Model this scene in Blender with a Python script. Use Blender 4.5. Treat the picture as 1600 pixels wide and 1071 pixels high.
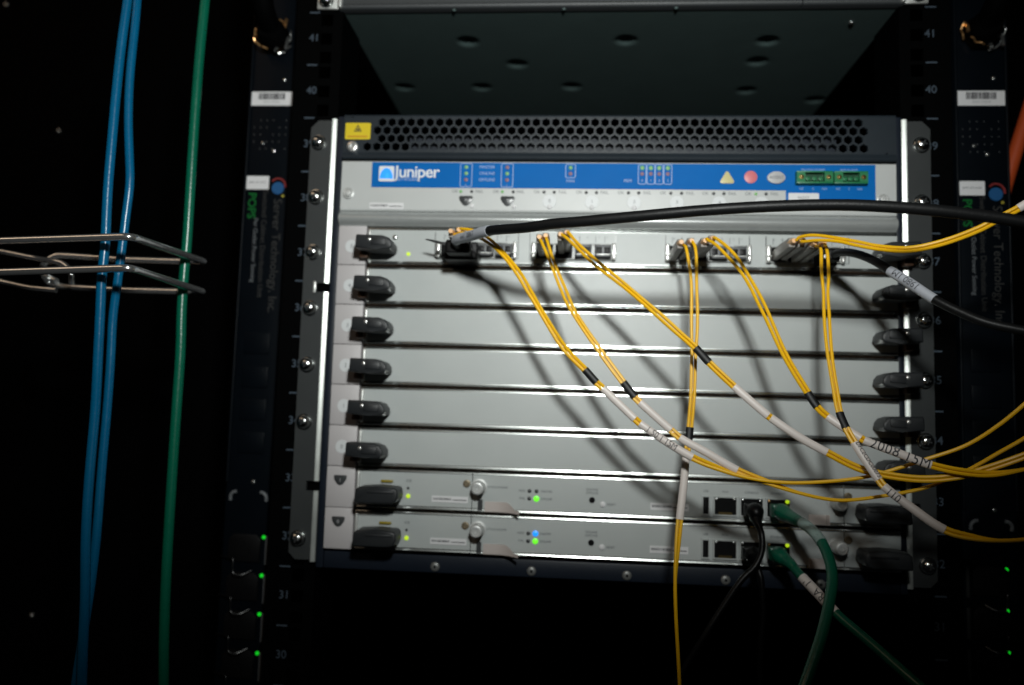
import bpy, bmesh, math, random
from mathutils import Vector, Matrix
random.seed(4)
for o in list(bpy.data.objects): bpy.data.objects.remove(o)
scene = bpy.context.scene
COL = scene.collection
R = math.radians
U = 0.04445                                   # one rack unit

# ------------------------------------------------------------------ camera
cam_d = bpy.data.cameras.new('camera')
cam = bpy.data.objects.new('camera', cam_d); COL.objects.link(cam)
def cam_matrix(loc, yaw, pitch, roll):
    f = Vector((-math.sin(yaw)*math.cos(pitch), math.cos(yaw)*math.cos(pitch), math.sin(pitch)))
    r = Vector((math.cos(yaw), math.sin(yaw), 0)); u = r.cross(f)
    c, s = math.cos(roll), math.sin(roll)
    r2 = r*c + u*s; u2 = -r*s + u*c
    m = Matrix((r2, u2, -f)).transposed().to_4x4(); m.translation = Vector(loc)
    return m
cam.matrix_world = cam_matrix((-0.025942, -0.603147, 0.123899), 0.0777848, 0.0875519, 0.0302652)
cam_d.sensor_width = 36; cam_d.lens = 27.605
cam_d.clip_start = 0.02; cam_d.clip_end = 50
cam_d.dof.use_dof = True
cam_d.dof.focus_distance = 0.475
cam_d.dof.aperture_fstop = 4.4
scene.camera = cam

# ------------------------------------------------------------------ world: a dark server room
w = bpy.data.worlds.new('World'); scene.world = w; w.use_nodes = True
bg = w.node_tree.nodes['Background']
bg.inputs[0].default_value = (0.9, 0.95, 1.0, 1); bg.inputs[1].default_value = 0.0015

# ------------------------------------------------------------------ the camera's flash, a hand's width above the lens
fl = bpy.data.lights.new('flash', 'SPOT'); flo = bpy.data.objects.new('flash', fl); COL.objects.link(flo)
fl.energy = 15.4; fl.color = (0.965, 1.0, 0.97); fl.shadow_soft_size = 0.025
fl.spot_size = R(75); fl.spot_blend = 1.0
FL = Vector((0.018, -0.615, 0.355)); aim = Vector((-0.09, 0, 0.312))
flo.location = FL; flo.rotation_euler = (aim - FL).to_track_quat('-Z', 'Y').to_euler()
flo.scale = (1.45, 1.0, 1.0)
# a dim warm ceiling lamp of the room behind the photographer
cl = bpy.data.lights.new('ceiling_lamp', 'AREA'); clo = bpy.data.objects.new('ceiling_lamp', cl); COL.objects.link(clo)
cl.shape = 'RECTANGLE'; cl.size = 1.5; cl.size_y = 0.4; cl.energy = 2.6; cl.color = (1.0, 0.72, 0.50)
clo.location = (-1.35, -1.15, 1.55); clo.rotation_euler = (Vector((0, 0, 0.2)) - clo.location).to_track_quat('-Z', 'Y').to_euler()

vs = scene.view_settings
vs.view_transform = 'Standard'; vs.look = 'None'; vs.exposure = 0; vs.gamma = 1; vs.use_curve_mapping = False

# ------------------------------------------------------------------ materials
MATS = {}
def mat(name, col, rough=0.5, metal=0.0, bump=0.0, bscale=900, var=0.0, vscale=60, spec=0.5, emit=None, estr=0, coat=0, alpha=None, rvar=0.08):
    m = bpy.data.materials.new(name); m.use_nodes = True
    nt = m.node_tree; N = nt.nodes; Lk = nt.links; p = N['Principled BSDF']
    p.inputs['Base Color'].default_value = (*col, 1); p.inputs['Roughness'].default_value = rough
    p.inputs['Metallic'].default_value = metal; p.inputs['Specular IOR Level'].default_value = spec
    if coat: p.inputs['Coat Weight'].default_value = coat; p.inputs['Coat Roughness'].default_value = 0.12
    tc = N.new('ShaderNodeTexCoord')
    if var:
        n = N.new('ShaderNodeTexNoise'); n.inputs['Scale'].default_value = vscale; n.inputs['Detail'].default_value = 6
        Lk.new(tc.outputs['Object'], n.inputs['Vector'])
        mx = N.new('ShaderNodeMix'); mx.data_type = 'RGBA'
        mx.inputs[6].default_value = (*[c*(1-var) for c in col], 1); mx.inputs[7].default_value = (*[min(1, c*(1+var)) for c in col], 1)
        Lk.new(n.outputs['Fac'], mx.inputs[0]); Lk.new(mx.outputs[2], p.inputs['Base Color'])
        mr = N.new('ShaderNodeMapRange'); mr.inputs[3].default_value = max(0.02, rough-rvar); mr.inputs[4].default_value = rough+rvar
        n2 = N.new('ShaderNodeTexNoise'); n2.inputs['Scale'].default_value = vscale*0.35; n2.inputs['Detail'].default_value = 8
        Lk.new(tc.outputs['Object'], n2.inputs['Vector']); Lk.new(n2.outputs['Fac'], mr.inputs[0]); Lk.new(mr.outputs[0], p.inputs['Roughness'])
    if bump:
        nb = N.new('ShaderNodeTexNoise'); nb.inputs['Scale'].default_value = bscale; nb.inputs['Detail'].default_value = 3
        Lk.new(tc.outputs['Object'], nb.inputs['Vector'])
        b = N.new('ShaderNodeBump'); b.inputs['Strength'].default_value = bump; b.inputs['Distance'].default_value = 0.0004
        Lk.new(nb.outputs['Fac'], b.inputs['Height']); Lk.new(b.outputs[0], p.inputs['Normal'])
    if emit:
        p.inputs['Emission Color'].default_value = (*emit, 1); p.inputs['Emission Strength'].default_value = estr
    if alpha is not None: p.inputs['Alpha'].default_value = alpha
    MATS[name] = m; return m
mat('card_paint', (0.415, 0.442, 0.436), 0.42, 0.0, 0.25, 1600, 0.05, 45)
mat('strip_paint', (0.47, 0.45, 0.455), 0.5, 0.0, 0.25, 1600, 0.04, 45)
mat('panel_paint', (0.47, 0.485, 0.48), 0.42, 0.0, 0.2, 1600, 0.04, 45)
mat('nickel', (0.62, 0.63, 0.61), 0.38, 0.6, 0.1, 900, 0.08, 90)
mat('edge_paint', (0.66, 0.69, 0.67), 0.22, 1.0, 0.05, 900, 0.05, 60, rvar=0.03)
mat('satin_steel', (0.56, 0.57, 0.56), 0.42, 0.45, 0.1, 900, 0.1, 150)
mat('ear_edge', (0.60, 0.63, 0.60), 0.36, 0.9, 0.1, 900, 0.08, 120)
mat('logo_cyan_glow', (0.03, 0.36, 0.9), 0.4, emit=(0.02, 0.33, 0.95), estr=0.5)  # bright centre of the printed emblem, glow added by emission
mat('lip_paint', (0.44, 0.46, 0.455), 0.26, 0.45, 0.05, 900, 0.05, 60, rvar=0.03)
mat('bright_steel', (0.80, 0.80, 0.78), 0.30, 0.85, 0.2, 900, 0.1, 200)
mat('chrome', (0.84, 0.85, 0.85), 0.17, 0.93, 0.06, 400, 0.06, 120, rvar=0.04)
mat('zinc', (0.70, 0.72, 0.71), 0.22, 0.95, 0.3, 900, 0.2, 300)
mat('dull_wire', (0.05, 0.05, 0.05), 0.3, 0.9)
mat('screw_steel', (0.72, 0.74, 0.73), 0.15, 1.0, 0.35, 700, 0.2, 300)
mat('cage_metal', (0.20, 0.205, 0.20), 0.42, 0.5, 0.1, 900, 0.1, 150)
mat('socket_grey', (0.10, 0.105, 0.11), 0.45)
mat('dull_brass', (0.22, 0.18, 0.12), 0.4, 0.5)
mat('cord_black', (0.0022, 0.0022, 0.0024), 0.35, 0, 0.2, 500, 0.2, 90, 0.14)
mat('tab_yellow', (0.28, 0.21, 0.012), 0.5)
mat('dark_bronze', (0.16, 0.10, 0.05), 0.2, 1.0)
mat('brass', (0.75, 0.55, 0.22), 0.25, 1.0)
mat('bronze', (0.70, 0.40, 0.17), 0.30, 0.9)
mat('copper_gasket', (0.07, 0.034, 0.018), 0.5, 0.3, 0.3, 700, 0.4, 160)
mat('navy_paint', (0.008, 0.012, 0.020), 0.45, 0.0, 0.25, 1500, 0.15, 60, 0.3)
mat('vent_paint', (0.015, 0.021, 0.027), 0.42, 0.0, 0.2, 1500, 0.15, 60, 0.35)
mat('ear_paint', (0.040, 0.044, 0.045), 0.42, 0.2, 0.2, 1500, 0.10, 60)
mat('recess_shade', (0.004, 0.0042, 0.0045), 0.6, spec=0.08)  # near-black that paints shade into recesses and openings
mat('underside_paint', (0.080, 0.120, 0.117), 0.5, 0.0, 0.35, 1400, 0.12, 40)
mat('fascia_paint', (0.038, 0.042, 0.045), 0.5, 0.0, 0.35, 1400, 0.10, 40)
mat('rail_paint', (0.0009, 0.001, 0.0011), 0.6, 0.0, 0.2, 1200, 0.2, 80, 0.02)
mat('pdu_paint', (0.0017, 0.0031, 0.0050), 0.42, 0.0, 0.15, 1200, 0.2, 60, 0.08)
mat('cabinet_paint', (0.0008, 0.0008, 0.0009), 0.7, 0, 0.2, 900, 0.2, 40, 0.03)
mat('handle_plastic', (0.017, 0.019, 0.021), 0.42, 0, 0.35, 1500, 0.12, 120, 0.42)
mat('black_plastic', (0.004, 0.004, 0.0045), 0.45, 0, 0.2, 1500, 0.2, 120, 0.2)
mat('black_rubber', (0.0055, 0.0058, 0.0062), 0.45, 0, 0.25, 700, 0.25, 90, 0.22)
mat('sleeve_black', (0.006, 0.0065, 0.007), 0.5, 0, 0.2, 1200, 0.2, 120, 0.35)
mat('blue_print', (0.0, 0.120, 0.42), 0.55, 0, 0.2, 1600, 0.06, 60, 0.10)
mat('white_print', (0.72, 0.74, 0.76), 0.5)
mat('pale_print', (0.30, 0.42, 0.66), 0.5)
mat('grey_print', (0.13, 0.14, 0.15), 0.5)
mat('rail_print', (0.050, 0.067, 0.088), 0.5, spec=0.2)
mat('pdu_print', (0.036, 0.036, 0.035), 0.5, spec=0.2)
mat('dark_print', (0.02, 0.02, 0.025), 0.5)
mat('number_disc', (0.60, 0.62, 0.63), 0.45)
mat('label_white', (0.68, 0.68, 0.69), 0.55, 0, 0.1, 900, 0.04, 90)
mat('yellow_label', (0.66, 0.50, 0.012), 0.45, 0, 0.1, 900, 0.06, 90)
mat('orange_print', (0.55, 0.26, 0.01), 0.5)
mat('logo_blue_glow', (0.02, 0.30, 0.9), 0.4, emit=(0.01, 0.25, 0.9), estr=0.5)  # printed emblem blue, brightened by emission though it is no lamp
mat('led_green', (0.1, 0.5, 0.05), 0.3, emit=(0.16, 0.95, 0.015), estr=0.9)
mat('led_dim_green', (0.16, 0.36, 0.14), 0.3, emit=(0.16, 0.42, 0.08), estr=0.16)
mat('led_pure_green', (0.02, 0.5, 0.03), 0.3, emit=(0.004, 0.75, 0.02), estr=0.6)
mat('led_yellow_green', (0.4, 0.5, 0.05), 0.3, emit=(0.5, 0.75, 0.01), estr=0.75)
mat('led_blue', (0.02, 0.2, 0.7), 0.3, emit=(0.01, 0.28, 1.0), estr=1.0)
mat('led_off', (0.045, 0.048, 0.05), 0.3)
mat('led_red_off', (0.24, 0.13, 0.17), 0.35)
mat('led_dark', (0.04, 0.09, 0.16), 0.3)
mat('alarm_yellow', (0.58, 0.52, 0.26), 0.4)
mat('alarm_red', (0.60, 0.16, 0.18), 0.4)
mat('rubber_grey', (0.42, 0.42, 0.43), 0.45)
mat('terminal_green', (0.015, 0.17, 0.065), 0.4, 0, 0.1, 900, 0.1, 120)
mat('terminal_green_shade', (0.004, 0.05, 0.02), 0.4)  # darkened copy of the terminal green, shade painted on the recessed floor
mat('fibre_yellow', (0.78, 0.43, 0.002), 0.40, 0, 0.12, 500, 0.06, 60)
mat('boot_peach', (0.72, 0.42, 0.20), 0.45)
mat('plug_grey', (0.24, 0.225, 0.205), 0.45, 0, 0.1, 900, 0.12, 120)
mat('sleeve_white', (0.62, 0.565, 0.53), 0.42, 0, 0.12, 600, 0.06, 80)
mat('sleeve_grey', (0.36, 0.38, 0.42), 0.48, 0, 0.12, 600, 0.06, 80)
mat('sleeve_clear', (0.22, 0.30, 0.28), 0.28, 0, 0.3, 500, 0.35, 120)
mat('cable_blue', (0.0, 0.108, 0.235), 0.27, 0, 0.45, 200, 0.10, 70, 0.5)
mat('cable_green', (0.001, 0.112, 0.062), 0.27, 0, 0.45, 200, 0.10, 70, 0.5)
mat('patch_green', (0.001, 0.080, 0.044), 0.33, 0, 0.35, 260, 0.10, 70)
mat('cable_orange', (0.42, 0.062, 0.014), 0.5, 0, 0.1, 400, 0.08, 60, 0.3)
mat('ejector_pink', (0.54, 0.48, 0.45), 0.45, 0.1, 0.1, 900, 0.05, 60)
mat('globe_blue', (0.006, 0.075, 0.21), 0.5)
mat('globe_red', (0.20, 0.02, 0.02), 0.5)
mat('globe_yellow', (0.32, 0.27, 0.03), 0.5)
mat('print_green', (0.004, 0.105, 0.02), 0.5, spec=0.2)
M = MATS

# ------------------------------------------------------------------ mesh helpers
def vec(p): return Vector(p)
class MB:
    """collects shapes into one mesh"""
    def __init__(s): s.bm = bmesh.new()
    def _mark(s): return set(s.bm.faces)
    def _mi(s, old, mi):
        if mi:
            for f in s.bm.faces:
                if f not in old: f.material_index = mi
    def box(s, x0, x1, y0, y1, z0, z1, bev=0, mi=0, seg=2):
        old = s._mark() if mi else None
        m = Matrix.Translation(((x0+x1)/2, (y0+y1)/2, (z0+z1)/2)) @ Matrix.Diagonal((abs(x1-x0), abs(y1-y0), abs(z1-z0), 1))
        g = bmesh.ops.create_cube(s.bm, size=1, matrix=m)['verts']
        if bev:
            e = list({e for v in g for e in v.link_edges})
            bmesh.ops.bevel(s.bm, geom=e, offset=bev, segments=seg, affect='EDGES', profile=0.5, clamp_overlap=True)
        if mi: s._mi(old, mi)
        return s
    def lathe(s, c, axis, prof, seg=20, mi=0, cap=True):
        """prof: (radius, height along axis)"""
        a = vec(axis).normalized(); t = Vector((0, 0, 1)) if abs(a.z) < 0.9 else Vector((1, 0, 0))
        u = a.cross(t).normalized(); v = a.cross(u); c = vec(c); rings = []
        for r, h in prof:
            if r <= 1e-7: rings.append([s.bm.verts.new(c + a*h)])
            else: rings.append([s.bm.verts.new(c + a*h + (u*math.cos(2*math.pi*i/seg) + v*math.sin(2*math.pi*i/seg))*r) for i in range(seg)])
        fs = []
        for A, B in zip(rings, rings[1:]):
            for i in range(seg):
                j = (i+1) % seg
                if len(A) == 1 and len(B) == 1: continue
                if len(A) == 1: fs.append(s.bm.faces.new((A[0], B[i], B[j])))
                elif len(B) == 1: fs.append(s.bm.faces.new((A[i], A[j], B[0])))
                else: fs.append(s.bm.faces.new((A[i], A[j], B[j], B[i])))
        if cap:
            for ring in (rings[0], rings[-1]):
                if len(ring) > 1: fs.append(s.bm.faces.new(ring))
        for f in fs: f.material_index = mi
        return s
    def cyl(s, p0, p1, r, seg=16, mi=0, r2=None):
        d = vec(p1)-vec(p0)
        return s.lathe(p0, d, [(r, 0), (r if r2 is None else r2, d.length)], seg, mi)
    def prism(s, poly, y0, y1, bev=0, mi=0, seg=2):
        """poly in (x, z), extruded along y (y0 = front)"""
        old = s._mark()
        A = [s.bm.verts.new((x, y0, z)) for x, z in poly]; B = [s.bm.verts.new((x, y1, z)) for x, z in poly]
        s.bm.faces.new(A); s.bm.faces.new(B[::-1])
        n = len(poly); fe = []
        for i in range(n):
            s.bm.faces.new((A[i], B[i], B[(i+1) % n], A[(i+1) % n]))
            e = s.bm.edges.get((A[i], A[(i+1) % n])); fe.append(e)
        if bev: bmesh.ops.bevel(s.bm, geom=fe, offset=bev, segments=seg, affect='EDGES', profile=0.5, clamp_overlap=True)
        s._mi(old, mi); return s
    def sweep_x(s, prof, x0, x1, mi=0, mifun=None):
        """prof: open or closed (y, z) outline swept along x, closed with end caps"""
        A = [s.bm.verts.new((x0, y, z)) for y, z in prof]; B = [s.bm.verts.new((x1, y, z)) for y, z in prof]
        n = len(prof)
        for i in range(n):
            j = (i+1) % n
            f = s.bm.faces.new((A[i], A[j], B[j], B[i])); f.material_index = mifun(i) if mifun else mi
        for r in (A[::-1], B): s.bm.faces.new(r).material_index = mi
        return s
    def sweep_z(s, prof, z0, z1, mi=0):
        """prof: closed (x, y) outline swept along z"""
        A = [s.bm.verts.new((x, y, z0)) for x, y in prof]; B = [s.bm.verts.new((x, y, z1)) for x, y in prof]
        n = len(prof)
        for i in range(n):
            j = (i+1) % n; s.bm.faces.new((A[i], A[j], B[j], B[i])).material_index = mi
        for r in (A[::-1], B): s.bm.faces.new(r).material_index = mi
        return s
    def tube(s, pts, r, seg=10, mi=0, dirs=None, r2=None, cap=True):
        """tube along points; dirs = first cross-section axis per point (r along it, r2 across)"""
        n = len(pts); rings = []; prev = None
        for i, p in enumerate(pts):
            t = (vec(pts[min(i+1, n-1)]) - vec(pts[max(i-1, 0)])).normalized()
            if dirs: a = vec(dirs[i])
            else:
                a = prev if prev is not None else (t.cross(Vector((0, 1, 0))) if abs(t.y) < 0.9 else Vector((1, 0, 0)))
            a = (a - t*a.dot(t)).normalized(); prev = a; b = t.cross(a)
            ra = r[i] if isinstance(r, (list, tuple)) else r
            rb = ra if r2 is None else (r2[i] if isinstance(r2, (list, tuple)) else r2)
            rings.append([s.bm.verts.new(vec(p) + a*math.cos(2*math.pi*k/seg)*ra + b*math.sin(2*math.pi*k/seg)*rb) for k in range(seg)])
        for A, B in zip(rings, rings[1:]):
            for k in range(seg):
                j = (k+1) % seg; s.bm.faces.new((A[k], A[j], B[j], B[k])).material_index = mi
        if cap:
            s.bm.faces.new(rings[0][::-1]).material_index = mi; s.bm.faces.new(rings[-1]).material_index = mi
        return s
    def mesh(s, name, mats, angle=38):
        bmesh.ops.recalc_face_normals(s.bm, faces=s.bm.faces)
        me = bpy.data.meshes.new(name); s.bm.to_mesh(me); s.bm.free()
        for m in (mats if isinstance(mats, (list, tuple)) else [mats]): me.materials.append(M[m])
        me.shade_smooth(); me.set_sharp_from_angle(angle=R(angle))
        return me
    def build(s, name, mats, parent=None, angle=38):
        return link(name, s.mesh(name, mats, angle), parent)
def link(name, me, parent=None, loc=(0, 0, 0)):
    o = bpy.data.objects.new(name, me); COL.objects.link(o); o.location = loc
    if parent is not None: o.parent = parent
    return o
def tag(o, label=None, cat=None, group=None, kind=None):
    if label: o['label'] = label
    if cat: o['category'] = cat
    if group: o['group'] = group
    if kind: o['kind'] = kind
    return o
def thing(name, label, cat, loc=(0, 0, 0), group=None):
    o = bpy.data.objects.new(name, None); COL.objects.link(o); o.location = loc; o.empty_display_size = 0.02
    return tag(o, label, cat, group)
def copy_tree(o, parent=None):
    c = o.copy(); COL.objects.link(c)
    if parent is not None: c.parent = parent
    for ch in list(o.children): copy_tree(ch, c)
    return c
TXT = {}
def text_mesh(body, size, m='dark_print', align='CENTER', bold=0.0, shear=0, space=1.0):
    k = (body, size, m, align, bold, shear, space)
    if k in TXT: return TXT[k]
    cu = bpy.data.curves.new('lettering', 'FONT'); cu.body = body; cu.size = size; cu.align_x = align; cu.align_y = 'CENTER'
    cu.offset = bold*size; cu.resolution_u = 3; cu.shear = shear; cu.space_character = space
    ob = bpy.data.objects.new('lettering', cu); me = bpy.data.meshes.new_from_object(ob)
    me.name = 'lettering'
    bpy.data.objects.remove(ob); bpy.data.curves.remove(cu)
    me.materials.clear(); me.materials.append(M[m]); TXT[k] = me; return me
def text(body, x, y, z, size, parent, m='dark_print', align='CENTER', bold=0.0, rot=0.0, space=1.0, name='lettering'):
    """flat print on a surface that faces -y"""
    o = link(name, text_mesh(body, size, m, align, bold, 0, space), parent, (x, y, z))
    o.rotation_euler = Matrix.Rotation(R(90), 3, 'X').to_4x4().to_euler() if not rot else (Matrix.Rotation(R(90), 4, 'X') @ Matrix.Rotation(R(rot), 4, 'Z')).to_euler()
    return o
def crom(P, n=8):
    P = [vec(p) for p in P]; Q = [P[0]*2-P[1]] + P + [P[-1]*2-P[-2]]; out = []
    for i in range(1, len(Q)-2):
        a, b, c, d = Q[i-1:i+3]
        # centripetal parametrisation keeps uneven spacing smooth
        t1 = max((b-a).length, 1e-6)**0.5; t2 = t1+max((c-b).length, 1e-6)**0.5; t3 = t2+max((d-c).length, 1e-6)**0.5
        for k in range(n):
            t = t1+(t2-t1)*k/n
            A1 = a*((t1-t)/t1)+b*(t/t1); A2 = b*((t2-t)/(t2-t1))+c*((t-t1)/(t2-t1)); A3 = c*((t3-t)/(t3-t2))+d*((t-t2)/(t3-t2))
            B1 = A1*((t2-t)/t2)+A2*(t/t2); B2 = A2*((t3-t)/(t3-t1))+A3*((t-t1)/(t3-t1))
            out.append(B1*((t2-t)/(t2-t1))+B2*((t-t1)/(t2-t1)))
    out.append(P[-1]); return out
def smooth_path(pts, it=2):
    for _ in range(it): pts = [pts[0]] + [(pts[i-1]+pts[i]*2+pts[i+1])/4 for i in range(1, len(pts)-1)] + [pts[-1]]
    return pts

# ------------------------------------------------------------------ the setting: dark cabinet around the rack
b = MB(); b.box(-0.75, 0.75, 0.86, 0.88, -0.8, 1.0)
tag(b.build('cabinet_back_wall', 'cabinet_paint'), kind='structure')
b = MB(); b.box(-1.2, -0.33, 0.30, 0.315, -0.8, 1.0)
side = tag(b.build('cabinet_side_wall', 'cabinet_paint'), kind='structure')
b = MB(); b.box(0.335, 1.2, 0.30, 0.315, -0.8, 1.0)
tag(b.build('cabinet_side_wall', 'cabinet_paint'), kind='structure')
def pan_head(r, h, seg=18):
    return [(r*1.0, 0), (r, h*0.25), (r*0.93, h*0.5), (r*0.78, h*0.75), (r*0.52, h*0.93), (r*0.25, h*0.99), (0, h)]
for p in ((-0.66873, 0.30000, 0.45391), (-0.65233, 0.30000, -0.13191), (-0.75260, 0.30000, 0.61827)):
    b = MB(); b.lathe((0, 0, 0), (0, -1, 0), pan_head(0.0028, 0.0022), 14); o = b.build('panel_screw', 'zinc', side); o.location = p

# ------------------------------------------------------------------ rack rails with unit numbers
rack = thing('equipment_rack', 'black steel rack rails with white unit numbers on both sides', 'rack', (0, 0, -0.25))
for sx in (-1, 1):
    b = MB(); hw = 0.0048
    xi, xo, xc = 0.2195, 0.2575, 0.2325
    def quad(xa, xb, za, zb):
        b.box(min(sx*xa, sx*xb), max(sx*xa, sx*xb), 0.0, 0.0022, za+0.25, zb+0.25)
    zlo, zhi = -0.22, 0.62
    quad(xi, xc-hw, zlo, zhi); quad(xc+hw, xo, zlo, zhi)
    z = zlo; k = -5
    for k in range(-5, 14):
        for c in (0.00635, 0.022225, 0.0381):
            zc = k*U+c
            if zc-hw <= zlo or zc+hw >= zhi: continue
            quad(xc-hw, xc+hw, z, zc-hw); z = zc+hw
    quad(xc-hw, xc+hw, z, zhi)
    b.box(min(sx*xi, sx*(xi+0.002)), max(sx*xi, sx*(xi+0.002)), 0.0022, 0.05, zlo+0.25, zhi+0.25)
    b.box(min(sx*xo, sx*(xo-0.002)), max(sx*xo, sx*(xo-0.002)), 0.0022, 0.05, zlo+0.25, zhi+0.25)
    rail = b.build('mounting_rail', 'rail_paint', rack)
    for k in range(-3, 12):
        tx = sx*0.2430
        t = MB(); t.box(-0.0042, 0.0042, -0.0003, 0, -0.0006, 0.0006)
        link('unit_tick', t.mesh('unit_tick', 'rail_print'), rail, (tx, -0.0001, k*U+0.25))
        if k < 11: text(str(32+k), sx*0.2424, -0.0004, k*U+U/2+0.25+0.0006, 0.0086, rail, 'rail_print', bold=0.012, name='unit_number')

# ------------------------------------------------------------------ the router chassis
ch = thing('router_chassis', 'navy router chassis with honeycomb vent bolted into the rack', 'router chassis', (0, 0, 0))
b = MB()                                                    # tub: frame uprights, floor lip, top lip, back
b.box(-0.2185, -0.2125, -0.0030, 0.40, 0.0005, 0.3560, 0.0012)
b.box(0.2140, 0.2195, -0.0030, 0.40, 0.0005, 0.3560, 0.0012)
b.box(-0.2124, 0.2139, -0.0022, 0.40, 0.0005, 0.0135, 0.001)
b.box(-0.2124, 0.2139, 0.03, 0.40, 0.3540, 0.3558)
b.box(-0.2124, 0.2139, 0.35, 0.36, 0.0136, 0.3539)
b.build('housing', 'navy_paint', ch)
b = MB(); b.box(-0.2120, 0.2135, 0.0015, 0.02, 0.0140, 0.2665); b.build('card_cage', 'copper_gasket', ch)
# honeycomb vent
p = 0.00765; Rh = p/math.sqrt(3); rh = Rh*0.80; rowp = p*0.8660254
b = MB(); bm = b.bm
yf, yb = -0.0062, -0.0036
rows = [(-0.1810, 49), (-0.1848, 50), (-0.1810, 49), (-0.1924, 51)]
zt = 0.3499
def hexv(cx, cz, r, y): return [bm.verts.new((cx+r*math.sin(math.pi/3*i), y, cz+r*math.cos(math.pi/3*i))) for i in range(6)]
for ri, (x0, n) in enumerate(rows):
    zc = zt-ri*rowp
    off = 0 if ri % 2 == 0 else p/2
    base = -0.1810-off
    i0 = round((x0-base)/p)
    for i in range(-4, 58):
        cx = base+i*p
        if cx-p/2 < -0.2128 or cx+p/2 > 0.2145: continue
        solid = i < i0 or i >= i0+n
        if solid and (ri > 0 or True) and abs(cx) > 0: pass
        O = hexv(cx, zc, Rh, yf)
        if solid: bm.faces.new(O); continue
        I = hexv(cx, zc, rh, yf); K = hexv(cx, zc, rh*0.97, yb)
        for k in range(6):
            j = (k+1) % 6
            bm.faces.new((O[k], O[j], I[j], I[k])); bm.faces.new((I[k], I[j], K[j], K[k]))
    if ri in (0, 3):                                         # close the zigzag against the strips
        sgn = 1 if ri == 0 else -1
        for i in range(-4, 58):
            cx = base+i*p
            if cx-p/2 < -0.2128 or cx+1.5*p > 0.2145: continue
            bm.faces.new([bm.verts.new(q) for q in ((cx, yf, zc+sgn*Rh), (cx+p/2, yf, zc+sgn*Rh/2), (cx+p, yf, zc+sgn*Rh))])
me = b.mesh('vent_grille', 'vent_paint'); link('vent_grille', me, ch)
b = MB(); ztop = zt+Rh; zbot = zt-3*rowp-Rh
b.sweep_x([(yf, ztop), (yf, 0.3548), (yf+0.0006, 0.3560), (yf+0.0024, 0.3566), (0.03, 0.3566), (0.03, ztop)], -0.2122, 0.2138)
b.sweep_x([(0.004, zbot), (yf, zbot), (yf-0.0002, 0.3245), (yf-0.0014, 0.3228), (yf-0.0016, 0.3210), (yf-0.0008, 0.3198), (0.004, 0.3194)], -0.2122, 0.2138)
b.box(-0.2122, -0.2060, yf+0.0003, yf+0.0020, zbot-0.001, ztop+0.001)
b.box(0.2075, 0.2138, yf+0.0003, yf+0.0020, zbot-0.001, ztop+0.001)
b.build('vent_frame', 'vent_paint', ch)
b = MB(); b.box(-0.160, 0.172, 0.0010, 0.006, 0.3215, 0.3412)
b.build('filter_tray', 'navy_paint', ch)
# anti-static label and socket
lx0, lz0 = -0.2098, 0.3360
b = MB(); b.prism([(-0.0095, -0.0067), (0.0095, -0.0067), (0.0102, -0.006), (0.0102, 0.006), (0.0095, 0.0067), (-0.0095, 0.0067), (-0.0102, 0.006), (-0.0102, -0.006)], -0.0005, 0)
esd = b.build('warning_label', 'yellow_label', ch); esd.location = (-0.2005, yf-0.0001, 0.3424); esd['label'] = 'yellow anti-static warning label with hand triangle'
t = MB()
for q in ([(0, 0.0052), (-0.0033, -0.0005), (-0.0026, -0.0005), (0, 0.0038)], [(0, 0.0052), (0, 0.0038), (0.0026, -0.0005), (0.0033, -0.0005)], [(-0.0033, -0.0005), (0.0033, -0.0005), (0.0026, 0.0001), (-0.0026, 0.0001)], [(-0.0012, 0.0004), (0.0009, 0.0004), (0.0014, 0.0016), (-0.0004, 0.0023)]):
    t.bm.faces.new([t.bm.verts.new((x, -0.0007, z)) for x, z in q])
t.build('warning_triangle', 'dark_print', esd)
t = MB(); t.box(-0.0080, 0.0080, -0.0008, -0.0006, -0.0050, -0.0038); t.build('warning_line', 'orange_print', esd)
b = MB(); b.lathe((0, 0, 0), (0, -1, 0), [(0.0046, 0), (0.0046, 0.001), (0.0040, 0.0022), (0.0024, 0.0026), (0.0021, 0.0012), (0, 0.0008)], 18)
o = b.build('ground_socket', 'bright_steel', ch); o.location = (-0.2042, yf+0.0002, 0.3296)
# rounded trim bar between the craft panel and the cards
pr = [(0.004, 0.2660), (-0.0050, 0.2660)] + [(-0.0062-0.0030*math.sin(math.pi*k/10)**0.85, 0.2672+0.0094*k/10) for k in range(11)] + [(-0.0050, 0.2778), (0.004, 0.2778)]
b = MB(); b.sweep_x(pr, -0.2122, 0.2136); b.build('trim_bar', 'lip_paint', ch)
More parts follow.
